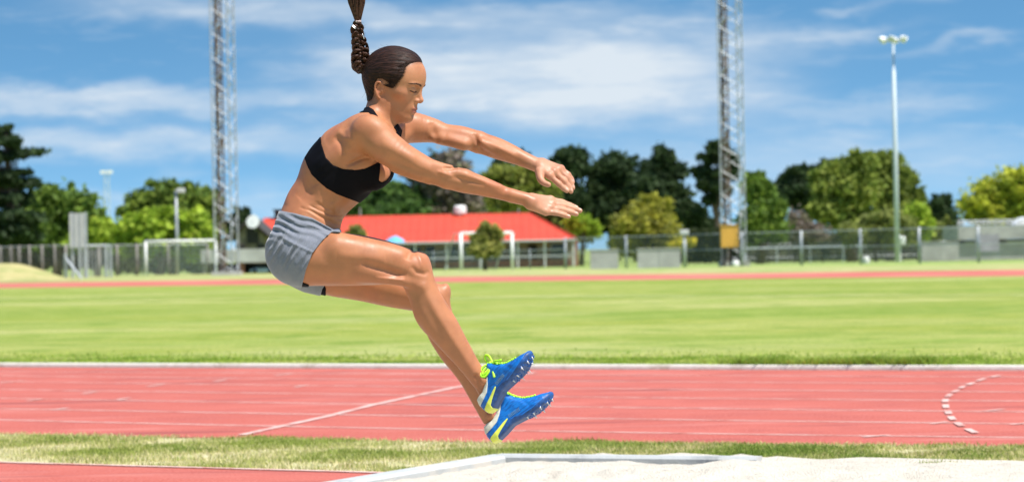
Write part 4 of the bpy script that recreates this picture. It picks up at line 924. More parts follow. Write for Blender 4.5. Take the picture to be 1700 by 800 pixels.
    def surf_n(tt, ll):                           # height of the upper's top at (t, l)
        i = int((tt - t0) / vox); j = int((ll + l1) / vox); colm = full[i, :, j]; ins = np.where(colm < 0)[0]
        return ax[1][ins[-1]] if len(ins) else 20
    cc = lambda tt: float(np.interp(tt, [0, 30, 60, 90, 126], [0, 0, 1.5 * sgn, 3.5 * sgn, 5 * sgn]))
    for k in range(6):
        a = 66 + 6.2 * k; b_ = a + 4.5; wl_ = 10.5 - .4 * k
        for s1, s2 in ((-1, 1), (1, -1)):
            pts = []
            for j in range(7):
                u = j / 6; tt = a + (b_ - a) * u; ll = cc(tt) + (s1 + (s2 - s1) * u) * wl_; pts.append(W(tt, surf_n(tt, ll) + 1.6, ll))
            px_mb(m, pts, 1.7 * sc, 6)
    for loop in lace_loop:
        A_ = np.array(loop, float); n_l = len(A_); sm = []
        for i in range(n_l - 1):
            a0, a1, a2, a3 = A_[max(i - 1, 0)], A_[i], A_[i + 1], A_[min(i + 2, n_l - 1)]
            for t_l in (0, .25, .5, .75): sm.append(.5 * (2 * a1 + (a2 - a0) * t_l + (2 * a0 - 5 * a1 + 4 * a2 - a3) * t_l ** 2 + (3 * a1 - a0 - 3 * a2 + a3) * t_l ** 3))
        loop = sm + [A_[-1]]
        px_mb(m, [W(*q) for q in loop], 1.9 * sc, 7)
    m.build('laces', M_lime, shoe_parent, smooth=True)
    def bottom(tt, ll):
        i = int((tt - t0) / vox); j = int((ll + l1) / vox); colm = full[i, :, j]; ins = np.where(colm < 0)[0]
        return ax[1][ins[0]] if len(ins) else 3
    for (tt, fr) in [(72, .62), (84, .78), (98, .80), (111, .6), (80, -.7), (96, -.78), (110, -.55), (119, .05)]:
        ll = cc(tt) + fr * float(np.interp(tt, [60, 76, 96, 110, 120], [16, 20, 22, 19, 13])); nb = bottom(tt, ll); mm = MB(); base = W(tt, nb, ll)
        mm.lathe(to_world(base[None])[0], [(3.0 * S_P * sc, -1.5 * S_P), (2.6 * S_P * sc, 1.8 * S_P), (2.2 * S_P * sc, 2.2 * S_P)], 10, axis=dirw(-U_)); sp = MB()
        mm.build('stud', M_stud, so_, smooth=False)
        sp.lathe(to_world(base[None])[0], [(1.7 * S_P * sc, 2.0 * S_P), (1.5 * S_P * sc, 3.2 * S_P), (.9 * S_P * sc, 5 * S_P), (.4 * S_P * sc, 7.6 * S_P)], 8, axis=dirw(-U_)); sp.build('spike', M_spike, so_, smooth=True)
    m = MB()
    for i in range(46):
        tt = rnd.uniform(70, 122); hw = float(np.interp(tt, [60, 76, 96, 110, 120, 128], [13, 17, 19, 16, 10, 3])); ll = cc(tt) + rnd.uniform(-1, 1) * hw; nb = bottom(tt, ll); base = W(tt, nb, ll)
        m.lathe(to_world(base[None])[0], [(1.6 * S_P * sc, -1 * S_P), (1.2 * S_P * sc, 2.0 * S_P), (.3 * S_P * sc, 3.2 * S_P)], 6, axis=dirw(-U_))
    m.build('tread', M_stud, so_)
    m = MB()                                    # dotted pattern on the arch
    for i in range(9):
        for j in range(3):
            tt = 50 + i * 2.4; nn = 15 + j * 2.0 - i * .15
            for s_ in (1,):
                k = int((tt - t0) / vox), int((nn - n0) / vox); colm = full[k[0], k[1], :]; ins = np.where(colm < 0)[0]
                if len(ins):
                    ll = ax[2][ins[-1] if s_ > 0 else ins[0]] + s_ * .6; b_ = W(tt, nn, ll); m.lathe(to_world(b_[None])[0], [(.5 * S_P, -.6 * S_P), (.5 * S_P, .3 * S_P)], 6, axis=dirw(L * s_))
    m.build('dotted_trim', M_dot, up)

loopA = [[(66, 47, 2), (62, 56, -2), (62, 66, -4), (67, 71, -4), (71, 66, -2), (70, 57, 1), (66, 48, 2)], [(66, 47, 4), (58, 55, 10), (48, 54, 15), (42, 46, 18), (46, 40, 19), (56, 41, 17), (66, 46, 10)], [(60, 50, 10), (50, 50, 15), (45, 45, 18), (52, 44, 18), (62, 46, 12)], [(66, 46, 8), (62, 38, 15), (58, 30, 19), (56, 26, 20)], [(66, 47, 6), (74, 46, 12), (80, 40, 15), (84, 37, 16)]]
shoe_parent = empty('shoe', (0, 0, 0)); shoe_parent.parent = jump
shoe_parent.location = Vector(to_world(np.array([[840., 640., -58.]]))[0]) - jump.location
make_shoe((812.5, 688, -67), (75.5, -96.5, -20), (.66, .55, -.34), 125, 0, 1, loopA)
shoe_parent = empty('shoe', (0, 0, 0)); shoe_parent.parent = jump
shoe_parent.location = Vector(to_world(np.array([[860., 700., 50.]]))[0]) - jump.location
make_shoe((818, 737, 42), (102, -78, -10), (.56, .70, -.25), 131, 0, -1, [[(64, 55, 4), (60, 62, 8), (66, 66, 10), (70, 60, 8), (66, 55, 2)]])
# ---------------------------------------------------------------- beyond the infield
PXM = lambda d: F_PX / d
def at(px, d, py=None):
    """ground point seen in column px at distance d (py only steers the small roll term)"""
    g = (px - 850) / F_PX * d
    for _ in range(3):
        z = gz(d); v = ((z - CAM_H) / d + SR * (px - 850) / F_PX) / CR    # up component
        g = ((px - 850) / F_PX * CR + v * SR) * d
    return np.array([g, d, z])
def ptz(px, py, d): return P(px, py, d)
def zat(px, py, d): return P(px, py, d)[2]
M_leaf = attr_mat('leaves', rough=.65, spec=.2, trans=.38)
M_bark = mat_basic('bark', (.10, .075, .055), .9, noise=(3, .4), bump=(12, .8, .05))
def foliage(name, blobs, n, size, cols, parent, flat=.7, seed=0):
    """leaf clumps spread through the volume of several lobes; blobs: (centre, radii, weight)"""
    rg = np.random.default_rng(seed + 5)
    C = []; O = []
    w = np.array([b[2] for b in blobs], float); w /= w.sum()
    for (c, r, _), wi in zip(blobs, w):
        m = int(n * wi); k = max(6, int(m / 26))
        # clump centres mostly near the lobe's surface
        u = rg.normal(size=(k, 3)); u /= np.linalg.norm(u, axis=1)[:, None]; rad = rg.uniform(.35, 1, (k, 1)) ** .45
        cc = np.array(c) + u * rad * np.array(r) * rg.uniform(.82, 1.12, (k, 1))
        per = max(1, m // k); cs = np.repeat(cc, per, 0); s = np.array(r) * .24
        C.append(cs + rg.normal(size=cs.shape) * s); O.append(np.repeat(rg.random(k), per))
    C = np.concatenate(C); O = np.concatenate(O); m = len(C)
    a = rg.normal(size=(m, 3)); a /= np.linalg.norm(a, axis=1)[:, None]; b = np.cross(a, rg.normal(size=(m, 3))); b /= np.linalg.norm(b, axis=1)[:, None]
    s = size * rg.uniform(.5, 1.4, (m, 1)); 
    V = np.stack([C - a * s, C + b * s * .55, C + a * s, C - b * s * .55], 1).reshape(-1, 3); Q = np.arange(m * 4).reshape(-1, 4)
    o = mesh_np(name, V, Q, M_leaf, parent)
    cols = np.array(cols); lit = 1.7 if cols.max() < .07 else 2.4; t = np.clip(O * .75 + rg.random(m) * .35, 0, .999) * (len(cols) - 1); k = t.astype(int); f = (t - k)[:, None]
    c = (cols[k] * (1 - f) + cols[np.minimum(k + 1, len(cols) - 1)] * f) * rg.uniform(.8, 1.2, (m, 1)) * lit; set_tint(o, np.repeat(c, 4, 0)); return o
DARK = [(.016, .028, .012), (.022, .040, .014), (.035, .055, .018)]
MIDG = [(.030, .055, .012), (.060, .095, .016), (.105, .145, .022)]
LIME = [(.075, .115, .014), (.14, .19, .02), (.22, .26, .03)]
OLIV = [(.050, .062, .018), (.095, .108, .028), (.15, .16, .042)]
YELW = [(.11, .12, .015), (.24, .22, .02), (.40, .34, .03)]
BARE = [(.075, .060, .048), (.12, .095, .08), (.10, .10, .05)]
def tree(name, label, cat, base_px, d, lobes, cols, n=5000, leaf=.22, trunk=.22, group=None, seed=0, depth=.8, bare=False):
    """lobes in photo px: (cx, cy, rx, ry)"""
    g = at(base_px, d); t = empty(name, g, label, cat, group); m = 1 / PXM(d); rg = random.Random(seed)
    bl = []
    for (x, y, rx, ry) in lobes:
        c = P(x, y, d + rg.uniform(-1, 1) * rx * m * .5); bl.append((c, (rx * m, rx * m * depth, ry * m), rx * ry))
    # split every lobe into smaller uneven ones
    sub = []
    for c, r, w in bl:
        sub.append((c, tuple(q * .80 for q in r), w))
        for i in range(5):
            a = rg.uniform(0, 6.28); q = rg.uniform(.45, .85); e = rg.uniform(-.5, .7)
            sub.append((c + np.array([math.cos(a) * q * r[0], math.sin(a) * q * r[1], e * r[2]]), tuple(v * rg.uniform(.28, .48) for v in r), w * .16))
    mb = MB(); top = max(l[1] for l in [(0, 0)] + [(0, b[0][2]) for b in bl]); main = np.mean([b[0] for b in bl], 0)
    pts = [g + np.array([0, 0, -.2]), g + (main - g) * .45 + np.array([rg.uniform(-.2, .2), 0, 0]), main + np.array([0, 0, .2])]
    mb.tube(pts, [trunk * 1.3, trunk, trunk * .45], 9)
    for c, r, w in bl + (sub if bare else sub[::3]):
        s = g + (main - g) * rg.uniform(.35, .85); mb.tube([s, (s + c) / 2 + np.array([0, 0, -.15 * r[2]]), c + np.array([rg.uniform(-.4, .4) * r[0], 0, .4 * r[2]])], [trunk * .5, trunk * .3, trunk * .1], 6)
    if bare:
        for i in range(200):
            c, r, w = sub[rg.randrange(len(sub))]; a = np.array([rg.gauss(0, 1), rg.gauss(0, 1), rg.gauss(0, 1)]); a /= np.linalg.norm(a); s = c + a * np.array(r) * .2
            mb.tube([s, s + a * np.array(r) * .5 + np.array([0, 0, .2]), s + a * np.array(r) * rg.uniform(.8, 1.3)], [.04, .03, .012], 4)
    mb.build('trunk', M_bark, t, smooth=True)
    foliage('crown', sub, n, leaf, cols, t, seed=seed)
    return t
def bush(name, label, cat, base_px, d, lobes, cols, n=2500, leaf=.16, group=None, seed=0):
    return tree(name, label, cat, base_px, d, lobes, cols, n, leaf, .09, group, seed)
TG = 'trees beyond the far fence'
# left side
t = tree('pine_tree', 'tall dark tiered pine at the far left edge of the frame', 'tree', 20, 190, [(14, 236, 30, 9), (-6, 228, 26, 12), (30, 256, 44, 7), (0, 262, 36, 8), (24, 285, 30, 7), (-12, 300, 40, 13), (36, 305, 34, 9), (10, 330, 48, 14), (22, 362, 46, 16), (0, 392, 50, 18), (40, 395, 30, 14), (5, 215, 14, 6)], DARK, 11000, .26, .34, TG, 1)
tree('evergreen_tree', 'broad dark green tree right of the tall pine', 'tree', 95, 195, [(100, 345, 44, 34), (70, 362, 36, 30), (135, 350, 34, 34), (60, 392, 34, 26), (105, 395, 48, 28), (150, 385, 24, 30), (85, 325, 24, 18)], MIDG, 11000, .26, .3, TG, 2)
tree('evergreen_tree', 'very dark low tree at the foot of the tall pine', 'tree', 45, 198, [(40, 375, 32, 30), (62, 345, 22, 28), (30, 405, 40, 20)], DARK, 5000, .26, .25, TG, 21)
tree('bushy_tree', 'low bright green bush below the broad dark tree', 'tree', 160, 185, [(170, 385, 20, 24), (190, 398, 18, 18), (128, 398, 20, 14)], LIME, 3500, .2, .2, TG, 3)
tree('evergreen_tree', 'dark round crowned tree rising behind the lime green tree', 'tree', 285, 205, [(282, 322, 40, 24), (240, 338, 34, 22), (325, 335, 36, 28), (215, 350, 22, 18), (345, 365, 26, 32), (300, 345, 60, 30)], [(.03, .05, .012), (.06, .09, .016), (.12, .15, .025)], 11000, .26, .3, TG, 4)
tree('broadleaf_tree', 'wide lime green tree behind the left goal', 'tree', 262, 180, [(262, 368, 42, 22), (222, 378, 34, 22), (310, 372, 40, 22), (205, 405, 24, 20), (255, 402, 52, 24), (318, 405, 40, 24), (345, 395, 20, 24)], LIME, 12000, .22, .25, TG, 5)
tree('evergreen_tree', 'small dark tree behind the concrete hut roof', 'tree', 400, 275, [(398, 368, 16, 22), (385, 385, 14, 16)], DARK, 2000, .3, .2, TG, 51)
# middle
tree('evergreen_tree', 'dark dense tree between belly and red roof', 'tree', 640, 300, [(640, 325, 46, 26), (600, 345, 40, 24), (690, 335, 36, 26), (655, 350, 60, 20)], [(.018, .036, .010), (.032, .06, .014), (.05, .085, .018)], 8000, .34, .4, TG, 6)
tree('bare_tree', 'grey brown half bare tree showing between the two arms', 'tree', 735, 300, [(735, 275, 40, 32), (765, 300, 36, 36), (705, 310, 34, 30), (780, 340, 34, 22), (720, 345, 40, 18)], BARE, 4200, .30, .4, TG, 7, bare=True)
tree('evergreen_tree', 'dark treetop just above the near forearm', 'tree', 735, 310, [(738, 262, 28, 12), (760, 285, 20, 16), (715, 300, 22, 12)], DARK, 2500, .34, .3, TG, 71)
tree('evergreen_tree', 'dark treetop rising behind the far wrist', 'tree', 850, 315, [(830, 272, 14, 10), (865, 262, 18, 12), (850, 300, 36, 26)], DARK, 3500, .34, .3, TG, 72)
tree('broadleaf_tree', 'yellowish green tree between the two forearms', 'tree', 842, 285, [(842, 292, 36, 20), (815, 300, 26, 18), (880, 290, 26, 26), (905, 315, 24, 24), (850, 330, 46, 24)], [(.055, .065, .015), (.10, .115, .022), (.15, .16, .03)], 8000, .30, .3, TG, 8)
tree('shrub_tree', 'brown green scrub behind the right end of the red roof', 'tree', 930, 270, [(930, 365, 40, 26), (960, 385, 34, 22), (900, 345, 30, 20)], [(.05, .05, .025), (.09, .095, .03), (.13, .15, .03)], 4500, .26, .2, TG, 9)
tree('broadleaf_tree', 'light green bush below the pointing fingertips', 'tree', 965, 262, [(962, 372, 26, 16), (985, 382, 16, 14)], LIME, 1800, .22, .2, TG, 91)
pz = [(948, 272, 34, 28), (925, 295, 24, 30), (940, 335, 46, 40)]
tree('cypress_pine', 'dark rounded pine directly behind the far hand', 'tree', 945, 310, pz, DARK, 9000, .34, .4, TG, 10)
tree('cypress_pine', 'dark broad pine second from the far hand', 'tree', 1018, 312, [(1018, 276, 32, 26), (1000, 305, 30, 32), (1035, 305, 30, 34), (1018, 350, 48, 40)], DARK, 10000, .34, .4, TG, 11)
tree('cypress_pine', 'dark pine of the middle clump with the highest tip', 'tree', 1095, 308, [(1100, 262, 22, 22), (1085, 282, 32, 22), (1118, 288, 26, 22), (1070, 310, 36, 30), (1115, 325, 30, 26), (1090, 355, 52, 34)], DARK, 11000, .34, .4, TG, 12)
tree('cypress_pine', 'small dark tree filling the gap right of the middle clump', 'tree', 1150, 305, [(1148, 358, 26, 20), (1165, 375, 30, 18), (1135, 345, 18, 16)], DARK, 4000, .32, .3, TG, 13)
tree('pine_tree', 'tall slim dark pine left of the right lattice mast', 'tree', 1190, 300, [(1190, 246, 22, 13), (1178, 262, 22, 12), (1200, 258, 22, 14), (1168, 284, 22, 11), (1195, 290, 26, 12), (1175, 305, 20, 10), (1215, 280, 14, 22), (1190, 315, 26, 12), (1178, 332, 14, 9)], DARK, 6500, .32, .28, TG, 14)
tree('broadleaf_tree', 'olive and yellow domed tree behind the concrete block walls', 'tree', 1075, 175, [(1078, 352, 36, 28), (1050, 372, 34, 26), (1095, 375, 34, 28), (1040, 400, 28, 26), (1070, 408, 50, 28), (1108, 402, 26, 24)], [(.055, .060, .018), (.13, .125, .02), (.20, .19, .025)], 11000, .17, .22, TG, 15)
bush('bush', 'small yellow green bush behind the lamp post', 'bush', 1140, 172, [(1140, 402, 16, 10), (1125, 410, 14, 10)], YELW, 1600, .13, None, 16)
tree('evergreen_tree', 'mid green upright tree right of the right lattice mast', 'tree', 1262, 215, [(1252, 308, 22, 22), (1262, 335, 30, 34), (1280, 360, 26, 32), (1250, 375, 28, 34), (1290, 385, 20, 22)], MIDG, 9000, .26, .3, TG, 17)
tree('cypress_pine', 'wide dark pine behind the gap between the green trees', 'tree', 1335, 285, [(1335, 292, 34, 20), (1305, 305, 26, 18), (1365, 290, 36, 18), (1330, 325, 48, 30), (1370, 320, 30, 30), (1390, 275, 22, 12)], DARK, 9000, .34, .4, TG, 18)
tree('bare_tree', 'low brown twiggy tree under the wide dark pine', 'tree', 1330, 220, [(1325, 372, 28, 22), (1345, 385, 30, 20)], BARE, 1800, .2, .15, TG, 181, bare=True)
tree('eucalyptus_tree', 'large olive green gum tree left of the floodlight pole', 'tree', 1415, 225, [(1398, 285, 32, 26), (1375, 310, 30, 30), (1430, 275, 28, 24), (1420, 315, 42, 36), (1380, 350, 34, 28), (1425, 365, 44, 30)], [(.055, .075, .015), (.09, .115, .02), (.15, .17, .035)], 14000, .25, .35, TG, 19)
tree('eucalyptus_tree', 'large olive green gum tree directly behind the floodlight pole', 'tree', 1478, 228, [(1468, 275, 32, 24), (1500, 298, 26, 26), (1480, 320, 40, 36), (1515, 335, 20, 26), (1490, 360, 40, 30)], [(.045, .065, .014), (.08, .10, .02), (.14, .165, .03)], 13000, .25, .35, TG, 20)
bush('bush', 'dusty olive bushes at the foot of the floodlight pole', 'bush', 1455, 190, [(1450, 380, 40, 26), (1490, 375, 30, 26), (1420, 390, 24, 20), (1475, 398, 44, 16)], OLIV, 7000, .18, None, 22)
bush('bush', 'bright green bush right of the floodlight pole', 'bush', 1525, 195, [(1522, 355, 22, 22), (1532, 378, 20, 22)], LIME, 3000, .18, None, 23)
tree('cypress_pine', 'dark rounded tree between the bright bush and the yellow tree', 'tree', 1558, 240, [(1558, 345, 24, 20), (1545, 365, 30, 24), (1572, 368, 22, 24)], DARK, 4500, .28, .25, TG, 24)
bush('bush', 'brown and yellow scrub left of the concrete stand', 'bush', 1555, 200, [(1552, 385, 24, 18), (1580, 385, 14, 22), (1525, 398, 20, 14)], OLIV, 2500, .17, None, 25)
tree('broadleaf_tree', 'sunlit yellow green tree behind the concrete stand at right', 'tree', 1660, 200, [(1655, 320, 46, 30), (1690, 305, 40, 28), (1620, 345, 30, 24), (1660, 355, 54, 26), (1710, 340, 34, 36)], [(.08, .10, .014), (.16, .18, .018), (.26, .255, .03)], 13000, .21, .3, TG, 26)
bush('shrub_tree', 'young round tree with a dark stem in front of the white goal', 'tree', 806, 142, [(812, 380, 15, 13), (800, 395, 22, 16), (820, 395, 14, 20), (795, 415, 18, 16), (815, 418, 18, 14)], [(.065, .075, .02), (.12, .125, .03), (.18, .175, .045)], 4200, .11, None, 27)
bush('bush', 'olive bush in front of the red roof beside the belly', 'bush', 585, 150, [(585, 383, 16, 9), (600, 390, 12, 8), (575, 400, 22, 14)], OLIV, 1800, .11, None, 28)
def hedge(lbl, x0, x1, d, top, cols, seed):
    rr0 = random.Random(seed); hw_ = (x1 - x0) / 22; lobes = [(x0 + (x1 - x0) * (i + .5) / 16, top + 14 + rr0.uniform(-7, 7), hw_ * 1.2, 14) for i in range(16)] + [(x0 + (x1 - x0) * (i + .5) / 12, top + 34, hw_ * 1.6, 16) for i in range(12)]
    return bush('hedge', lbl, 'hedge', (x0 + x1) / 2, d, lobes, cols, 16000, .32, None, seed)
hedge('dark brown green hedge behind the fence right of the right mast', 1235, 1600, 262, 388, [(.03, .032, .018), (.05, .052, .025), (.07, .08, .03)], 40)
hedge('dark hedge behind the fence between block walls and right mast', 1120, 1240, 255, 385, [(.02, .03, .014), (.035, .045, .02), (.05, .06, .022)], 50)
hedge('dark hedge behind the left fence under the pine', -60, 190, 215, 395, [(.018, .026, .012), (.03, .038, .018), (.05, .05, .02)], 60)
hedge('dark hedge seen through the left goal', 190, 370, 212, 400, [(.03, .05, .016), (.05, .07, .02), (.07, .10, .022)], 70)
hedge('dark green hedge rising behind the red roof', 580, 1000, 330, 338, [(.02, .032, .012), (.032, .045, .016), (.055, .06, .025)], 80)

hedge('tall dark belt of trees closing the gap right of the red roof', 920, 1140, 335, 318, [(.014, .026, .012), (.022, .036, .014), (.04, .05, .02)], 90)
hedge('dark green belt between the bare tree and the belly', 560, 900, 340, 316, [(.014, .028, .010), (.026, .042, .014), (.05, .06, .022)], 95)
# ---------------------------------------------------------------- buildings
M_roof = mat_basic('red_roof_sheet', (.54, .055, .024), .6, noise=(.6, .12)); M_wall = mat_basic('cream_wall', (.28, .24, .17), .9, noise=(1.2, .12)); M_stone = mat_basic('brown_wall', (.20, .17, .12), .9, noise=(2.5, .4))
M_glass = mat_basic('dark_window', (.035, .045, .06), .12, noise=(1.2, .5)); M_white = mat_basic('white_paint', (.78, .78, .76), .5, noise=(2, .08)); M_conc = mat_basic('grey_concrete', (.40, .39, .37), .9, noise=(1.1, .18), bump=(10, .3, .02))
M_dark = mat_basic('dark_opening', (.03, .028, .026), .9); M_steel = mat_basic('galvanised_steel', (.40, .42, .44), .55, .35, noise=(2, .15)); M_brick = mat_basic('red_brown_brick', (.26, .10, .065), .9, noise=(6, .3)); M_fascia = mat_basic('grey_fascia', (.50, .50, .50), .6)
def clubhouse():
    d = 250; y0 = d; y1 = d + 14
    xl = at(428, d)[0]; xr = at(957, d)[0]; zb = gz(d); ze = zat(800, 399.5, d); zr = zat(740, 357.5, d + 7)
    t = empty('clubhouse', (0.5 * (xl + xr), d, zb), 'long low clubhouse with bright red hipped roof and veranda', 'building')
    mb = MB(); ym = (y0 + y1) / 2; ry = at(883, ym)[0]; e = .5; xm = xl
    v = [(xl, y0 - e, ze), (xr, y0 - e, ze), (xr, y1 + e, ze), (xl, y1 + e, ze), (xl, ym, zr), (ry, ym, zr)]
    mb.add(v, [(0, 1, 5, 4), (1, 2, 5), (2, 3, 4, 5), (0, 4, 3), (0, 3, 2, 1)])
    rf = mb.build('roof', M_roof, t)
    r = MB()                                       # standing seams of the roof sheet
    for i in range(int((xr - xl) / .75)):
        x = xl + .4 + i * .75
        lim = 1.0 if x < ry else (xr - x) / (xr - ry)
        r.tube([(x, y0 - e, ze + .02), (x if x < ry else x, y0 - e + (ym - y0 + e) * lim, ze + (zr - ze) * lim + .02)], .022, 4)
    r.build('roof_seam', M_roof, rf)
    r = MB(); r.tube([(xl, ym, zr + .02), (ry, ym, zr + .02), (xr, y0 - e, ze + .04)], .09, 6); r.build('ridge_cap', M_roof, rf)
    g = MB(); g.box(((xl + xr) / 2, y0 - e - .06, ze - .07), (xr - xl, .1, .16)); g.build('gutter', M_fascia, t)
    # recessed wall behind the veranda
    w = MB(); w.box(((xl + xr) / 2, y0 + 2.2 + 5.5, (zb + ze) / 2 - .04), (xr - xl - .4, 11, ze - zb - .1)); w.build('wall', M_wall, t)
    yw = y0 + 2.2; hw = ze - zb
    spans = [(648, 752, 1), (775, 805, 1), (862, 872, 0), (545, 632, 1), (905, 914, 2)]
    def xp(px): return at(px, yw)[0]
    for a, b_, kind in [(640, 700, 1), (706, 760, 1), (768, 800, 1), (806, 838, 1), (560, 630, 1), (845, 862, 1), (915, 940, 1)]:
        f = MB(); xa, xb = xp(a), xp(b_); zc = zb + hw * .58; hh = hw * .58
        f.box(((xa + xb) / 2, yw - .03, zc), (xb - xa, .08, hh)); fr = f.build('window', M_fascia, t)
        nn = max(1, int((xb - xa) / .8))
        for i in range(nn):
            p = MB(); xi = xa + (xb - xa) * (i + .5) / nn; p.box((xi, yw - .08, zc), ((xb - xa) / nn - .12, .04, hh - .14)); p.build('pane', M_glass if i % 3 != 1 else M_curtain, fr)
    dr = MB(); dr.box(((xp(878) + xp(892)) / 2, yw - .05, zb + hw * .42), (xp(892) - xp(878), .1, hw * .84)); dr.build('door', M_dark, t)
    for px in (690, 742, 798, 860, 905, 953):
        p = MB(); p.box((at(px, y0)[0], y0 - .2, (zb + ze) / 2 - .05), (.13, .13, ze - zb - .12)); p.build('veranda_post', M_white, t)
    p = MB(); p.box((at(958.5, y0)[0] - .05, y0 + .1, (zb + ze) / 2 - .05), (.3, .3, ze - zb - .12)); p.build('brick_pier', M_brick, t)
    lo = MB(); lo.box(((at(640, y0)[0] + at(948, y0)[0]) / 2, y0 + .3, zb + .32), (at(948, y0)[0] - at(640, y0)[0], .12, .64)); lo.build('veranda_wall', M_brick, t)
    ra = MB(); ra.box(((at(640, y0)[0] + at(948, y0)[0]) / 2, y0 - .25, zb + .95), (at(948, y0)[0] - at(640, y0)[0], .07, .12)); ra.build('handrail', M_fascia, t)
    # roof furniture
    c = MB(); b0 = P(764, 361, ym); c.lathe(b0 + np.array([0, 0, -.3]), [(.24, 0), (.24, .55), (.52, .62), (.56, .72), (.56, 1.22), (.40, 1.36)], 18); c.build('roof_ventilator', M_white, rf, smooth=False)
    c = MB(); b0 = P(463, 362, ym); c.box(b0 + np.array([0, 0, .1]), (.75, .7, 1.1)); c.build('chimney', M_dark, rf); c = MB(); c.box(b0 + np.array([0, 0, .72]), (1.0, .9, .12)); c.build('chimney_cap', M_dark, rf)
    c = MB(); b0 = P(598, 360, ym); c.tube([b0, b0 + np.array([0, 0, .8])], .06, 6); c.build('flue_pipe', M_steel, rf); c = MB(); b0 = P(861, 360, ym); c.tube([b0, b0 + np.array([0, 0, .75])], .05, 6); c.build('flue_pipe', M_steel, rf)
M_curtain = mat_basic('pale_curtain', (.30, .31, .30), .7, noise=(3, .2))
clubhouse()
def gable():
    d = 215; zb = gz(d); xl = at(392, d)[0]; xr = at(441, d)[0]; ze = zat(430, 392, d); zr = zat(416, 366, d)
    t = empty('gabled_house', ((xl + xr) / 2, d, zb), 'brown gable end of the house left of the grey shorts', 'building'); xm = at(416, d)[0]
    mb = MB(); mb.add([(xl, d, zb), (xr, d, zb), (xr, d, ze), (xm, d, zr), (xl, d, ze), (xl, d + 9, zb), (xr, d + 9, zb), (xr, d + 9, ze), (xm, d + 9, zr), (xl, d + 9, ze)], [(0, 1, 2, 3, 4), (9, 8, 7, 6, 5), (0, 4, 9, 5), (1, 6, 7, 2), (0, 5, 6, 1)]); mb.build('wall', M_stone, t)
    r = MB()
    for (a, za, b_, zb_) in ((xl - .5, ze - .22, xm, zr + .06), (xm, zr + .06, xr + .5, ze - .22)):
        r.add([(a, d - .5, za), (b_, d - .5, zb_), (b_, d + 9.5, zb_), (a, d + 9.5, za), (a, d - .5, za + .16), (b_, d - .5, zb_ + .16), (b_, d + 9.5, zb_ + .16), (a, d + 9.5, za + .16)], [(0, 1, 2, 3), (7, 6, 5, 4), (0, 4, 5, 1), (3, 2, 6, 7), (0, 3, 7, 4), (1, 5, 6, 2)])
    rr_ = r.build('roof', M_darkroof, t)
    w = MB(); w.box((at(421, d)[0], d - .04, zat(421, 392, d)), (.9, .08, 1.1)); f = w.build('window', M_dark, t)
    for px in (402, 434):
        w = MB(); w.box((at(px, d)[0], d - .04, zat(px, 411, d)), (.6, .08, .55)); w.build('window', M_dark, t)
M_darkroof = mat_basic('brown_black_roof', (.05, .042, .038), .8, noise=(3, .3))
gable()
def dish():
    d = 213.5; c = P(421, 368.5, d); t = empty('satellite_dish', c, 'round white satellite dish on the brown gable', 'satellite dish')
    mb = MB(); prof = []; ax_ = np.array([-.25, -1, .25]); 
    for i in range(7): r_ = .50 * i / 6; prof.append((max(r_, .01), .28 * (r_) ** 2 * 2))
    mb.lathe(c, [(p[0], p[1]) for p in prof] + [(.50, .16)], 22, axis=ax_); mb.build('reflector', M_white, t, smooth=False)
    mb = MB(); mb.tube([c, c + np.array([.05, .6, -.35]), c + np.array([.05, 1.4, -.7])], .035, 6); mb.build('bracket', M_steel, t)
    mb = MB(); a = ax_ / np.linalg.norm(ax_); mb.tube([c + np.array([0, 0, -.45]), c + a * .5], .018, 5); mb.build('feed_arm', M_steel, t)
dish()
def hut():
    d = 172; zb = gz(d); xl = at(334, d)[0]; xr = at(480, d)[0]; zt = zat(400, 413, d); zs = zat(400, 437, d)
    t = empty('concrete_shelter', ((xl + xr) / 2, d, zb), 'low grey concrete shelter with a dark open front left of the shorts', 'building')
    mb = MB(); mb.box(((xl + xr) / 2, d + 2, (zt + zs) / 2 + .02), (xr - xl, 4, (zt - zs) * .92)); mb.build('roof_slab', M_conc, t)
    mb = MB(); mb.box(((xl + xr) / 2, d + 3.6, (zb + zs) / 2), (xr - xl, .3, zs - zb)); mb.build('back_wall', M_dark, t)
    for px in (338, 398, 460):
        m = MB(); m.box((at(px, d)[0] + .1, d + .3, (zb + zs) / 2), (.32, .3, zs - zb)); m.build('pier', M_wall if px == 338 else M_brick, t)
    return t
hut()
def parked(px, py, d, w, col, label):
    # small car seen side-on, mostly hidden in the shade of the shelter
    g = at(px, d); t = empty('parked_car', g, label, 'car'); L = w / PXM(d); Hh = L * .33
    def prism(poly, dy0, dy1):
        m = MB(); n = len(poly); m.add([(g[0] + x * L, g[1] + dy0, g[2] + z * Hh) for x, z in poly] + [(g[0] + x * L, g[1] + dy1, g[2] + z * Hh) for x, z in poly], [tuple(range(n)), tuple(range(2 * n - 1, n - 1, -1))] + [(i, n + i, n + (i + 1) % n, (i + 1) % n) for i in range(n)]); return m
    prism([(-.5, .22), (.5, .22), (.5, .5), (.44, .60), (.26, .66), (-.34, .66), (-.5, .58)], -.8, .8).build('body', mat_basic('car_paint', col, .25), t, bevel=.04)
    prism([(-.36, .66), (.27, .66), (.12, .98), (-.26, 1.0)], -.68, .68).build('cabin', M_glass, t, bevel=.03)
    for sx in (-.31, .31):
        for sy in (-.78, .78):
            m = MB(); m.lathe((g[0] + sx * L, g[1] + sy - .1, g[2] + .2 * Hh + .05), [(.30 * Hh, 0), (.30 * Hh, .2)], 14, axis=(0, 1, 0)); m.build('wheel', M_dark, t)
parked(438, 449, 173.2, 42, (.45, .55, .68), 'pale blue car parked in the shade of the concrete shelter')
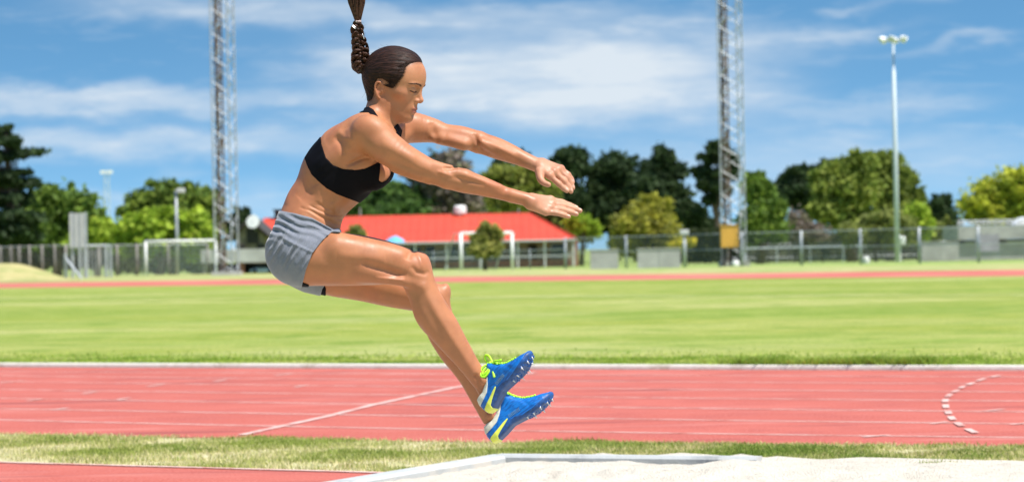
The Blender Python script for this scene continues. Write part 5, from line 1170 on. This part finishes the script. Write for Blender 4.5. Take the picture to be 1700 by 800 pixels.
def umbrella():
    d = 247; g = at(657, d); t = empty('sun_umbrella', g, 'light blue sun umbrella at the eaves above the near knee', 'umbrella'); zt = zat(657, 391.5, d)
    m = MB(); m.lathe((g[0], g[1], zt - .55), [(.92, 0), (.62, .3), (.25, .48), (.02, .55)], 10); m.build('canopy', mat_basic('light_blue_cloth', (.12, .42, .68), .8), t); m = MB(); m.tube([g, (g[0], g[1], zt - .02)], .03, 6); m.build('pole', M_steel, t)
umbrella()
def stand():
    d = 165; zb = gz(d); xl = at(1592, d)[0]; xr = at(1830, d)[0]; 
    t = empty('concrete_stand', ((xl + xr) / 2, d, zb), 'low concrete grandstand with a railing on top at the right', 'grandstand')
    m = MB(); za, zc = zat(1650, 374, d), zat(1650, 397, d); m.box(((xl + xr) / 2, d + 3, (za + zc) / 2), (xr - xl, 6, za - zc)); m.build('upper_slab', M_conc, t)
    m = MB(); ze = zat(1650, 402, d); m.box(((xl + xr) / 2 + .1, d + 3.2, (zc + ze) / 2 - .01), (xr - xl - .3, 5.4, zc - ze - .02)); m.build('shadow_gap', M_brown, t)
    m = MB(); m.box(((xl + xr) / 2, d + 3.2, (ze + zb) / 2 - .02), (xr - xl, 5.8, ze - zb - .02)); m.build('lower_wall', M_conc, t)
    m = MB(); zr_ = zat(1650, 366, d)
    for i in range(24): x = xl + (xr - xl) * i / 23; m.tube([(x, d + .2, za), (x, d + .2, zr_)], .025, 5)
    for zz in (zr_, (zr_ + za) / 2): m.tube([(xl, d + .2, zz), (xr, d + .2, zz)], .03, 5)
    m.build('railing', M_steel, t)
    m = MB(); c = P(1706, 380, d + 1); n = 12; pts = [(c[0] + .9 * math.cos(a), c[2] - .3 + 1.0 * math.sin(a)) for a in np.linspace(0, math.pi, n)]
    m.add([(x, d + .4, z) for x, z in pts] + [(x, d + 2.4, z) for x, z in pts], [tuple(range(n)), tuple(range(2 * n - 1, n - 1, -1))] + [(i, n + i, n + (i + 1) % n, (i + 1) % n) for i in range(n)]); m.build('curved_canopy', M_white, t)
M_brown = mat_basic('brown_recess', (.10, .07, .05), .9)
stand()
def low_wall(x0, x1, top, d, label, mat=None, cat='wall'):
    a, b_ = at(x0, d), at(x1, d); zt = zat((x0 + x1) / 2, top, d); t = empty('low_wall', ((a[0] + b_[0]) / 2, d, gz(d)), label, cat)
    m = MB(); n = max(1, round((b_[0] - a[0]) / 1.15))
    for i in range(n):
        w = (b_[0] - a[0]) / n; m.box((a[0] + w * (i + .5), d, (gz(d) + zt) / 2), (w - .03, .22, zt - gz(d) + .1))
    m2 = MB(); m2.box(((a[0] + b_[0]) / 2, d, (gz(d) + zt) / 2), (b_[0] - a[0] - .02, .18, zt - gz(d) + .06)); m2.build('panel_core', mat or M_conc, t)
    m.build('panels', mat or M_conc, t); m3 = MB(); m3.box(((a[0] + b_[0]) / 2, d, zt + .09), (b_[0] - a[0] + .04, .28, .06)); m3.build('coping', mat or M_conc, t)
low_wall(980, 1027, 418, 140, 'short weathered concrete block wall left of the domed tree'); low_wall(1058, 1130, 416, 140, 'longer weathered concrete block wall right of the domed tree trunk')
low_wall(1530, 1592, 404, 160, 'pale plastered wall joining the grandstand on its left')

# ---------------------------------------------------------------- masts, poles
def mast(px_base, px_top_w, d, w, Htop, label, ladder, rot):
    g = at(px_base, d); t = empty('lattice_mast', g, label, 'mast')
    cs = [(math.cos(rot + k * math.pi / 2) * w / 1.414, math.sin(rot + k * math.pi / 2) * w / 1.414) for k in range(4)]
    for c in cs:
        m = MB(); m.tube([(g[0] + c[0], g[1] + c[1], g[2] - .1), (g[0] + c[0], g[1] + c[1], g[2] + Htop)], .04, 6); m.build('leg', M_steel, t)
    br = MB(); n = int(Htop / 1.17)
    for i in range(n):
        z0 = g[2] + i * 1.17; z1 = z0 + 1.17
        for k in range(4):
            a, b_ = cs[k], cs[(k + 1) % 4]
            if (i + k) % 2 or True: br.tube([(g[0] + a[0], g[1] + a[1], z0), (g[0] + b_[0], g[1] + b_[1], z0 + .585)], .019, 4); br.tube([(g[0] + b_[0], g[1] + b_[1], z0 + .585), (g[0] + a[0], g[1] + a[1], z1)], .019, 4)
    br.build('bracing', M_steel, t)
    m = MB(); 
    lx, ly = g[0] + ladder[0], g[1] + ladder[1]
    for s in (-.15, .15): m.tube([(lx + s, ly, g[2]), (lx + s, ly, g[2] + Htop)], .045, 5)
    for i in range(int(Htop / .6)): m.tube([(lx - .1 + .1 * math.sin(i * 2.1), ly - .06, g[2] + i * .6), (lx + .1 * math.sin(i * 1.3 + 1), ly - .06, g[2] + i * .6 + .66)], .06, 5)
    for i in range(int(Htop / .3)): m.tube([(lx - .15, ly, g[2] + .2 + i * .3), (lx + .15, ly, g[2] + .2 + i * .3)], .028, 4)
    m.build('ladder', M_rust, t)
    m = MB(); m.box((g[0], g[1], g[2] + .08), (w + .5, w + .5, .3)); m.build('footing', M_conc, t)
    return t
M_rust = mat_basic('weathered_brown_steel', (.14, .10, .075), .8, .2, noise=(2.5, .6))
mast(377, 33, 139, .86, 18, 'tall galvanised lattice mast at the left beside the shelter', (-.22, .1), .5)
mast(1219, 38, 141, .95, 19, 'tall lattice mast with rusty ladder right of the slim pine', (-.30, 0), .45)
def meter_box():
    d = 139.5; g = at(1210, d); t = empty('control_box', g, 'ochre yellow box on dark posts at the foot of the right mast', 'control box')
    z0, z1 = zat(1210, 411, d), zat(1210, 375, d); xw = 29 / PXM(d); m = MB(); m.box((g[0] + .05, d, (z0 + z1) / 2), (xw, .45, z1 - z0)); bx = m.build('cabinet', mat_basic('ochre_paint', (.62, .33, .055), .5, noise=(3, .12)), t, bevel=.03)
    m = MB(); m.box((g[0] + .05, d, z1 + .03), (xw + .06, .52, .05)); m.build('lid', bpy.data.materials['ochre_paint'], bx)
    for dx in (-.22, .12): m = MB(); m.box((g[0] + dx, d, (gz(d) + z0) / 2), (.14, .18, z0 - gz(d))); m.build('post', M_dark, t)
meter_box()
def floodlight():
    d = 178; g = at(1490, d); t = empty('floodlight_pole', g, 'tall pale tubular floodlight pole with a ring of lamps', 'floodlight'); zt = zat(1477, 66, d)
    m = MB(); n = 8; m.tube([(g[0], d, g[2] - .1), (g[0], d, g[2] + (zt - g[2]) * .45), (g[0], d, g[2] + (zt - g[2]) * .86), (g[0], d, g[2] + (zt - g[2]) * .861), (g[0], d, zt)], [.16, .14, .11, .065, .06], 14); m.build('pole', M_palepole, t, smooth=True)
    m = MB(); R_ = .60
    m.tube([(g[0] + R_ * math.cos(a), d + R_ * math.sin(a), zt - .05) for a in np.linspace(0, 2 * math.pi, 25)], .035, 6)
    for a in np.linspace(0, math.pi, 4)[:3]: m.tube([(g[0] - R_ * math.cos(a), d - R_ * math.sin(a), zt - .05), (g[0] + R_ * math.cos(a), d + R_ * math.sin(a), zt - .05)], .03, 5)
    m.build('lamp_ring', M_steel, t)
    for i, a in enumerate(np.linspace(0, 2 * math.pi, 7)[:6] + .25):
        c = np.array([g[0] + (R_ + .1) * math.cos(a), d + (R_ + .1) * math.sin(a), zt + .02]); ax_ = np.array([math.cos(a), math.sin(a), -.65]); ax_ /= np.linalg.norm(ax_)
        m = MB(); m.lathe(c - ax_ * .12, [(.07, -.06), (.12, 0), (.20, .14), (.23, .24), (.22, .26)], 14, axis=ax_); lp = m.build('lamp', M_white, t, smooth=False)
        m = MB(); m.lathe(c - ax_ * .12, [(.20, .262), (.19, .275)], 14, axis=ax_); m.build('lens', M_glass2, lp)
M_palepole = mat_basic('pale_painted_pole', (.50, .56, .58), .5, noise=(1.5, .06)); M_glass2 = mat_basic('lamp_lens', (.55, .58, .60), .1)
floodlight()
def small_light(px, d, top, lab, arm, w=.07):
    g = at(px, d); zt = zat(px, top, d); t = empty('lamp_post', g, lab, 'lamp post'); m = MB(); m.tube([g, (g[0], d, zt)], [w * 1.2, w], 8); m.build('pole', M_steel, t, smooth=True)
    for a in arm:
        m = MB(); m.box((g[0] + a, d, zt - .02), (.42, .3, .24)); m.build('lamp', M_fascia, t, bevel=.04)
    if arm: m = MB(); m.tube([(g[0], d, zt - .1), (g[0] + arm[-1], d, zt - .02)], .03, 5); m.build('bracket', M_steel, t)
small_light(295, 150, 316, 'slim grey lamp post standing behind the left goal', [.25])
small_light(1137, 138, 385, 'short grey lamp post right of the longer block wall', [0], .08)
def far_floods():
    d = 330; g = at(180, d); zt = zat(177, 288, d); t = empty('floodlight_mast', g, 'faint distant floodlight mast above the trees at left', 'floodlight')
    for dx in (-.35, .35): m = MB(); m.tube([(g[0] + dx, d, g[2]), (g[0] + dx * .7, d, zt)], .06, 6); m.build('leg', M_palepole, t)
    m = MB()
    for i in range(16): z0 = g[2] + (zt - g[2]) * i / 16; z1 = g[2] + (zt - g[2]) * (i + 1) / 16; s = 1 if i % 2 else -1; m.tube([(g[0] - .3 * s, d, z0), (g[0] + .3 * s, d, z1)], .03, 4)
    m.build('bracing', M_palepole, t)
    for dx in (-.55, -.2, .2, .55): m = MB(); m.box((g[0] + dx, d, zt + .15), (.3, .25, .4)); m.build('lamp', M_white, t)
far_floods()

# ---------------------------------------------------------------- goals, fences, boards
def goal(x0, x1, top, d, r, label, net=True, yaw=0.0, depth=1.5):
    a, b_ = at(x0, d), at(x1, d + yaw); za, zb_ = zat(x0, top, d), zat(x1, top, d + yaw); z = (za + zb_) / 2
    c = (a + b_) / 2; t = empty('goal', c, label, 'goal')
    for q in (a, b_): m = MB(); m.tube([q + np.array([0, 0, -.05]), (q[0], q[1], z)], r, 8); m.build('post', M_white, t, smooth=True)
    m = MB(); m.tube([(a[0], a[1], z), (b_[0], b_[1], z)], r, 8); m.build('crossbar', M_white, t, smooth=True)
    dirv = (b_ - a); dirv[2] = 0; dirv /= np.linalg.norm(dirv); nv = np.array([-dirv[1], dirv[0], 0]); nv = nv if nv[1] > 0 else -nv
    for q in (a, b_):
        m = MB(); m.tube([(q[0], q[1], z), q + nv * depth * .4 + np.array([0, 0, z - q[2]]), q + nv * depth], r * .5, 6); m.build('stay', M_steel, t)
    if net:
        m = MB(); L = np.linalg.norm((b_ - a)[:2]); n = int(L / .32)
        for i in range(n + 1):
            p = a + dirv * L * i / n; m.tube([(p[0], p[1], z), p + nv * depth * .4 + np.array([0, 0, z - p[2]]), p + nv * depth], .008, 3, cap=False)
        for j in range(9):
            u = j / 8; q = nv * (depth * .4 + depth * .6 * u) + np.array([0, 0, (z - a[2]) * (1 - u)]); m.tube([(a[0] + q[0], a[1] + q[1], a[2] + q[2]), (b_[0] + q[0], b_[1] + q[1], b_[2] + q[2])], .008, 3, cap=False)
        m.build('net', M_net, t)
M_net = mat_basic('green_grey_net', (.16, .26, .24), .8)
goal(766, 851, 387, 150, .085, 'white goal in front of the clubhouse with a young tree before it', True, 2.0)
goal(243, 359, 400, 146, .06, 'white goal with sagging net left of the left mast', True, 1.0)
def court_frame():
    d = 140; a = at(133, d); b_ = at(177, d); t = empty('steel_cage', (a + b_) / 2, 'small grey steel cage frame beside the tall metal board', 'cage'); z = zat(155, 408, d)
    m = MB()
    for q in (a, b_, a + np.array([0, 1.5, 0]), b_ + np.array([0, 1.5, 0])): m.tube([q, (q[0], q[1], z)], .07, 6)
    for dy in (0, 1.5): m.tube([(a[0], a[1] + dy, z), (b_[0], b_[1] + dy, z)], .07, 6)
    for q in (a, b_): m.tube([(q[0], q[1], z), (q[0], q[1] + 1.5, z)], .05, 6)
    m.build('frame', M_steel, t); m = MB()
    for i in range(9): x = a[0] + (b_[0] - a[0]) * i / 8; m.tube([(x, a[1] + 1.5, a[2]), (x, a[1] + 1.5, z)], .02, 4)
    m.build('bars', M_steel, t)
court_frame()
def board():
    d = 139; g = at(130, d); t = empty('scoreboard_back', g, 'tall ribbed metal board on posts at the left', 'board'); z0, z1 = zat(130, 411, d), zat(130, 354, d); x0, x1 = at(117, d)[0], at(145, d)[0]
    for i in range(6):
        m = MB(); w = (x1 - x0) / 6; m.box((x0 + w * (i + .5), d, (z0 + z1) / 2), (w * .86, .10, z1 - z0)); m.build('slat', M_steel if i % 2 else M_fascia, t)
    for x in (x0 + .1, x1 - .05): m = MB(); m.tube([(x, d + .1, g[2]), (x, d + .1, z1 + .04)], .07, 6); m.build('post', M_steel, t)
board()
def sign_board():
    d = 158; g = at(1640, d); t = empty('notice_board', g, 'faded mauve grey notice board on thin legs before the grandstand', 'sign'); z0, z1 = zat(1640, 417, d), zat(1640, 389, d); w = 38 / PXM(d)
    m = MB(); m.box((g[0], d, (z0 + z1) / 2), (w, .06, z1 - z0)); m.build('panel', mat_basic('faded_mauve', (.36, .33, .38), .7, noise=(2.2, .2)), t)
    for s in (-.5, -.1, .45): m = MB(); m.tube([(g[0] + s * w, d + .06, g[2]), (g[0] + s * w, d + .06, z1)], .03, 5); m.build('leg', M_steel, t)
sign_board()
M_oldpost = mat_basic('weathered_post', (.22, .20, .18), .8, noise=(3, .3))
M_mesh = bpy.data.materials.new('chain_link'); M_mesh.use_nodes = True
def chain():
    nt = M_mesh.node_tree; b = nt.nodes['Principled BSDF']; b.inputs['Base Color'].default_value = (.22, .23, .22, 1); b.inputs['Metallic'].default_value = .4; b.inputs['Roughness'].default_value = .5
    g = N(nt, 'ShaderNodeNewGeometry'); s = N(nt, 'ShaderNodeSeparateXYZ'); nt.links.new(g.outputs['Position'], s.inputs[0])
    fs = []
    for sg in (1, -1):
        u = math_n(nt, 'ADD', s.outputs[0], math_n(nt, 'MULTIPLY', s.outputs[2], sg)); f = math_n(nt, 'FRACT', math_n(nt, 'MULTIPLY', u, 11.0)); fs.append(math_n(nt, 'LESS_THAN', f, .13))
    a = math_n(nt, 'MAXIMUM', fs[0], fs[1]); nt.links.new(a, b.inputs['Alpha'])
chain()
def fence(pts, top_h, label, post_mat=None, mesh=True, rails=(1.0,), pr=.055, group=None, thick=.02):
    """pts: list of (px, d); a post at each"""
    Gs = [at(px, d) for px, d in pts]; t = empty('fence', Gs[0], label, 'fence', group)
    for q in Gs: m = MB(); m.tube([q + np.array([0, 0, -.1]), q + np.array([0, 0, top_h])], pr, 8); m.build('post', post_mat or M_steel, t, smooth=True)
    m = MB()
    for a, b_ in zip(Gs[:-1], Gs[1:]):
        for r in rails: m.tube([a + np.array([0, 0, top_h * r - .03]), b_ + np.array([0, 0, top_h * r - .03])], thick, 5)
    m.build('rail', M_steel, t)
    if mesh:
        m = MB()
        for a, b_ in zip(Gs[:-1], Gs[1:]): m.add([a + np.array([0, 0, .03]), b_ + np.array([0, 0, .03]), b_ + np.array([0, 0, top_h - .04]), a + np.array([0, 0, top_h - .04])], [(0, 1, 2, 3)])
        m.build('wire_mesh', M_mesh, t)
    return t
fence([(939, 152), (1040, 147), (1137.5, 143), (1232, 139), (1331, 136), (1429, 134), (1527, 131), (1625, 129), (1722, 127)], 1.62, 'chain link fence with grey posts along the right side of the field', rails=(.99, .52), pr=.065)
fence([(640, 170), (720, 166), (800, 163), (880, 159), (939, 152)], 1.1, 'low wire fence before the clubhouse', rails=(.97,), pr=.03)
fence([(x, 225) for x in range(1230, 1640, 45)], 1.55, 'dark rear fence before the hedge at the right', post_mat=M_dark, rails=(.97, .3), pr=.05, thick=.03)
fence([(-30, 150), (2, 150), (19, 149.5), (33, 149), (50, 148.5), (71, 148), (92, 147.5), (110, 147), (133, 150), (165, 151), (195, 152), (228, 153), (280, 154), (345, 155)], 1.75, 'chain link fence with weathered posts behind the grassy bank at left', post_mat=M_oldpost, rails=(.99,), pr=.065)
def brace():
    d = 137; a = at(109, d); t = empty('braced_post', a, 'grey end post with a sloping brace at the foot of the bank', 'post'); z = zat(109, 420, d)
    m = MB(); m.tube([a, (a[0], a[1], z)], .075, 8); m.build('post', M_steel, t); m = MB(); b_ = at(136, d - 1); m.tube([(a[0], a[1], z - .22), b_], .06, 8); m.build('brace', M_steel, t)
brace()
def frame_mid():
    d = 210; t = empty('pipe_frame', at(1300, d), 'low pale pipe barrier on the grass behind the right fence', 'barrier')
    Gs = [at(x, d) for x in (1236, 1290, 1345, 1400, 1455)]; m = MB()
    for q in Gs: m.tube([q, q + np.array([0, 0, 1.15])], .035, 6)
    m.tube([q + np.array([0, 0, 1.15]) for q in Gs], .045, 6); m.build('pipes', M_palepole, t)
frame_mid()
def blob_obj(name, px, py, d, w, h, label, cat, mat):
    g = at(px, d); t = MB(); W_ = w / PXM(d); H_ = h / PXM(d)
    t.lathe((g[0], d, g[2]), [(W_ * .42, 0), (W_ * .5, H_ * .12), (W_ * .5, H_ * .75), (W_ * .36, H_ * .95), (W_ * .12, H_)], 14); o = t.build(name, mat, None, smooth=False); tag(o, label, cat); return o
blob_obj('white_object', 1221, 432, 138.5, 12, 9, 'unidentified white object lying at the foot of the right mast', 'white_object', M_white)  # this and the next are plain white blobs for objects of unknown kind
blob_obj('white_object', 1438, 430, 134.5, 12, 12, 'small unidentified white object on the grass beside a fence post at right', 'white_object', M_white)
def statue():
    d = 185; g = at(1494, d); t = empty('bin_stand', g, 'white bin on a post at the foot of the floodlight pole', 'bin'); z = zat(1494, 390, d)
    m = MB(); m.tube([g, (g[0], d, z)], .09, 8); m.build('post', M_white, t); m = MB(); m.lathe((g[0] + .12, d - .1, z - .62), [(.16, 0), (.24, .05), (.28, .45), (.20, .52)], 12); m.build('bin', M_white, t)
statue()
# grassy bank at the far left
M_bank = ramp_mat('dry_bank_grass', [(.42, .36, .15), ((.6, .6, 1), 5, .45, .62, (.27, .29, .09)), ((3, 3, 1), 4, .5, .7, (.48, .42, .20))], bump=(8, .5, .05))
def bank():
    V = []; xs = np.linspace(-420, 135, 60); ds = np.linspace(124, 152, 16)
    from mathutils import noise as mn
    for d in ds:
        for px in xs:
            g = at(px, d); u = np.clip((128 - px) / 110, 0, 1); v = np.clip((d - 124) / 13, 0, 1); h = .80 * (u * u * (3 - 2 * u)) * (v * v * (3 - 2 * v)) * (1 + .10 * mn.noise(Vector((g[0] * .7, g[1] * .3, 0))))
            V.append((g[0], g[1], g[2] + h - .01 + .03))
    n = len(xs); f = [(j * n + i, j * n + i + 1, (j + 1) * n + i + 1, (j + 1) * n + i) for j in range(len(ds) - 1) for i in range(n - 1)]
    tag(mesh_np('grassy_bank', V, f, M_bank, smooth=True), kind='structure')
bank()
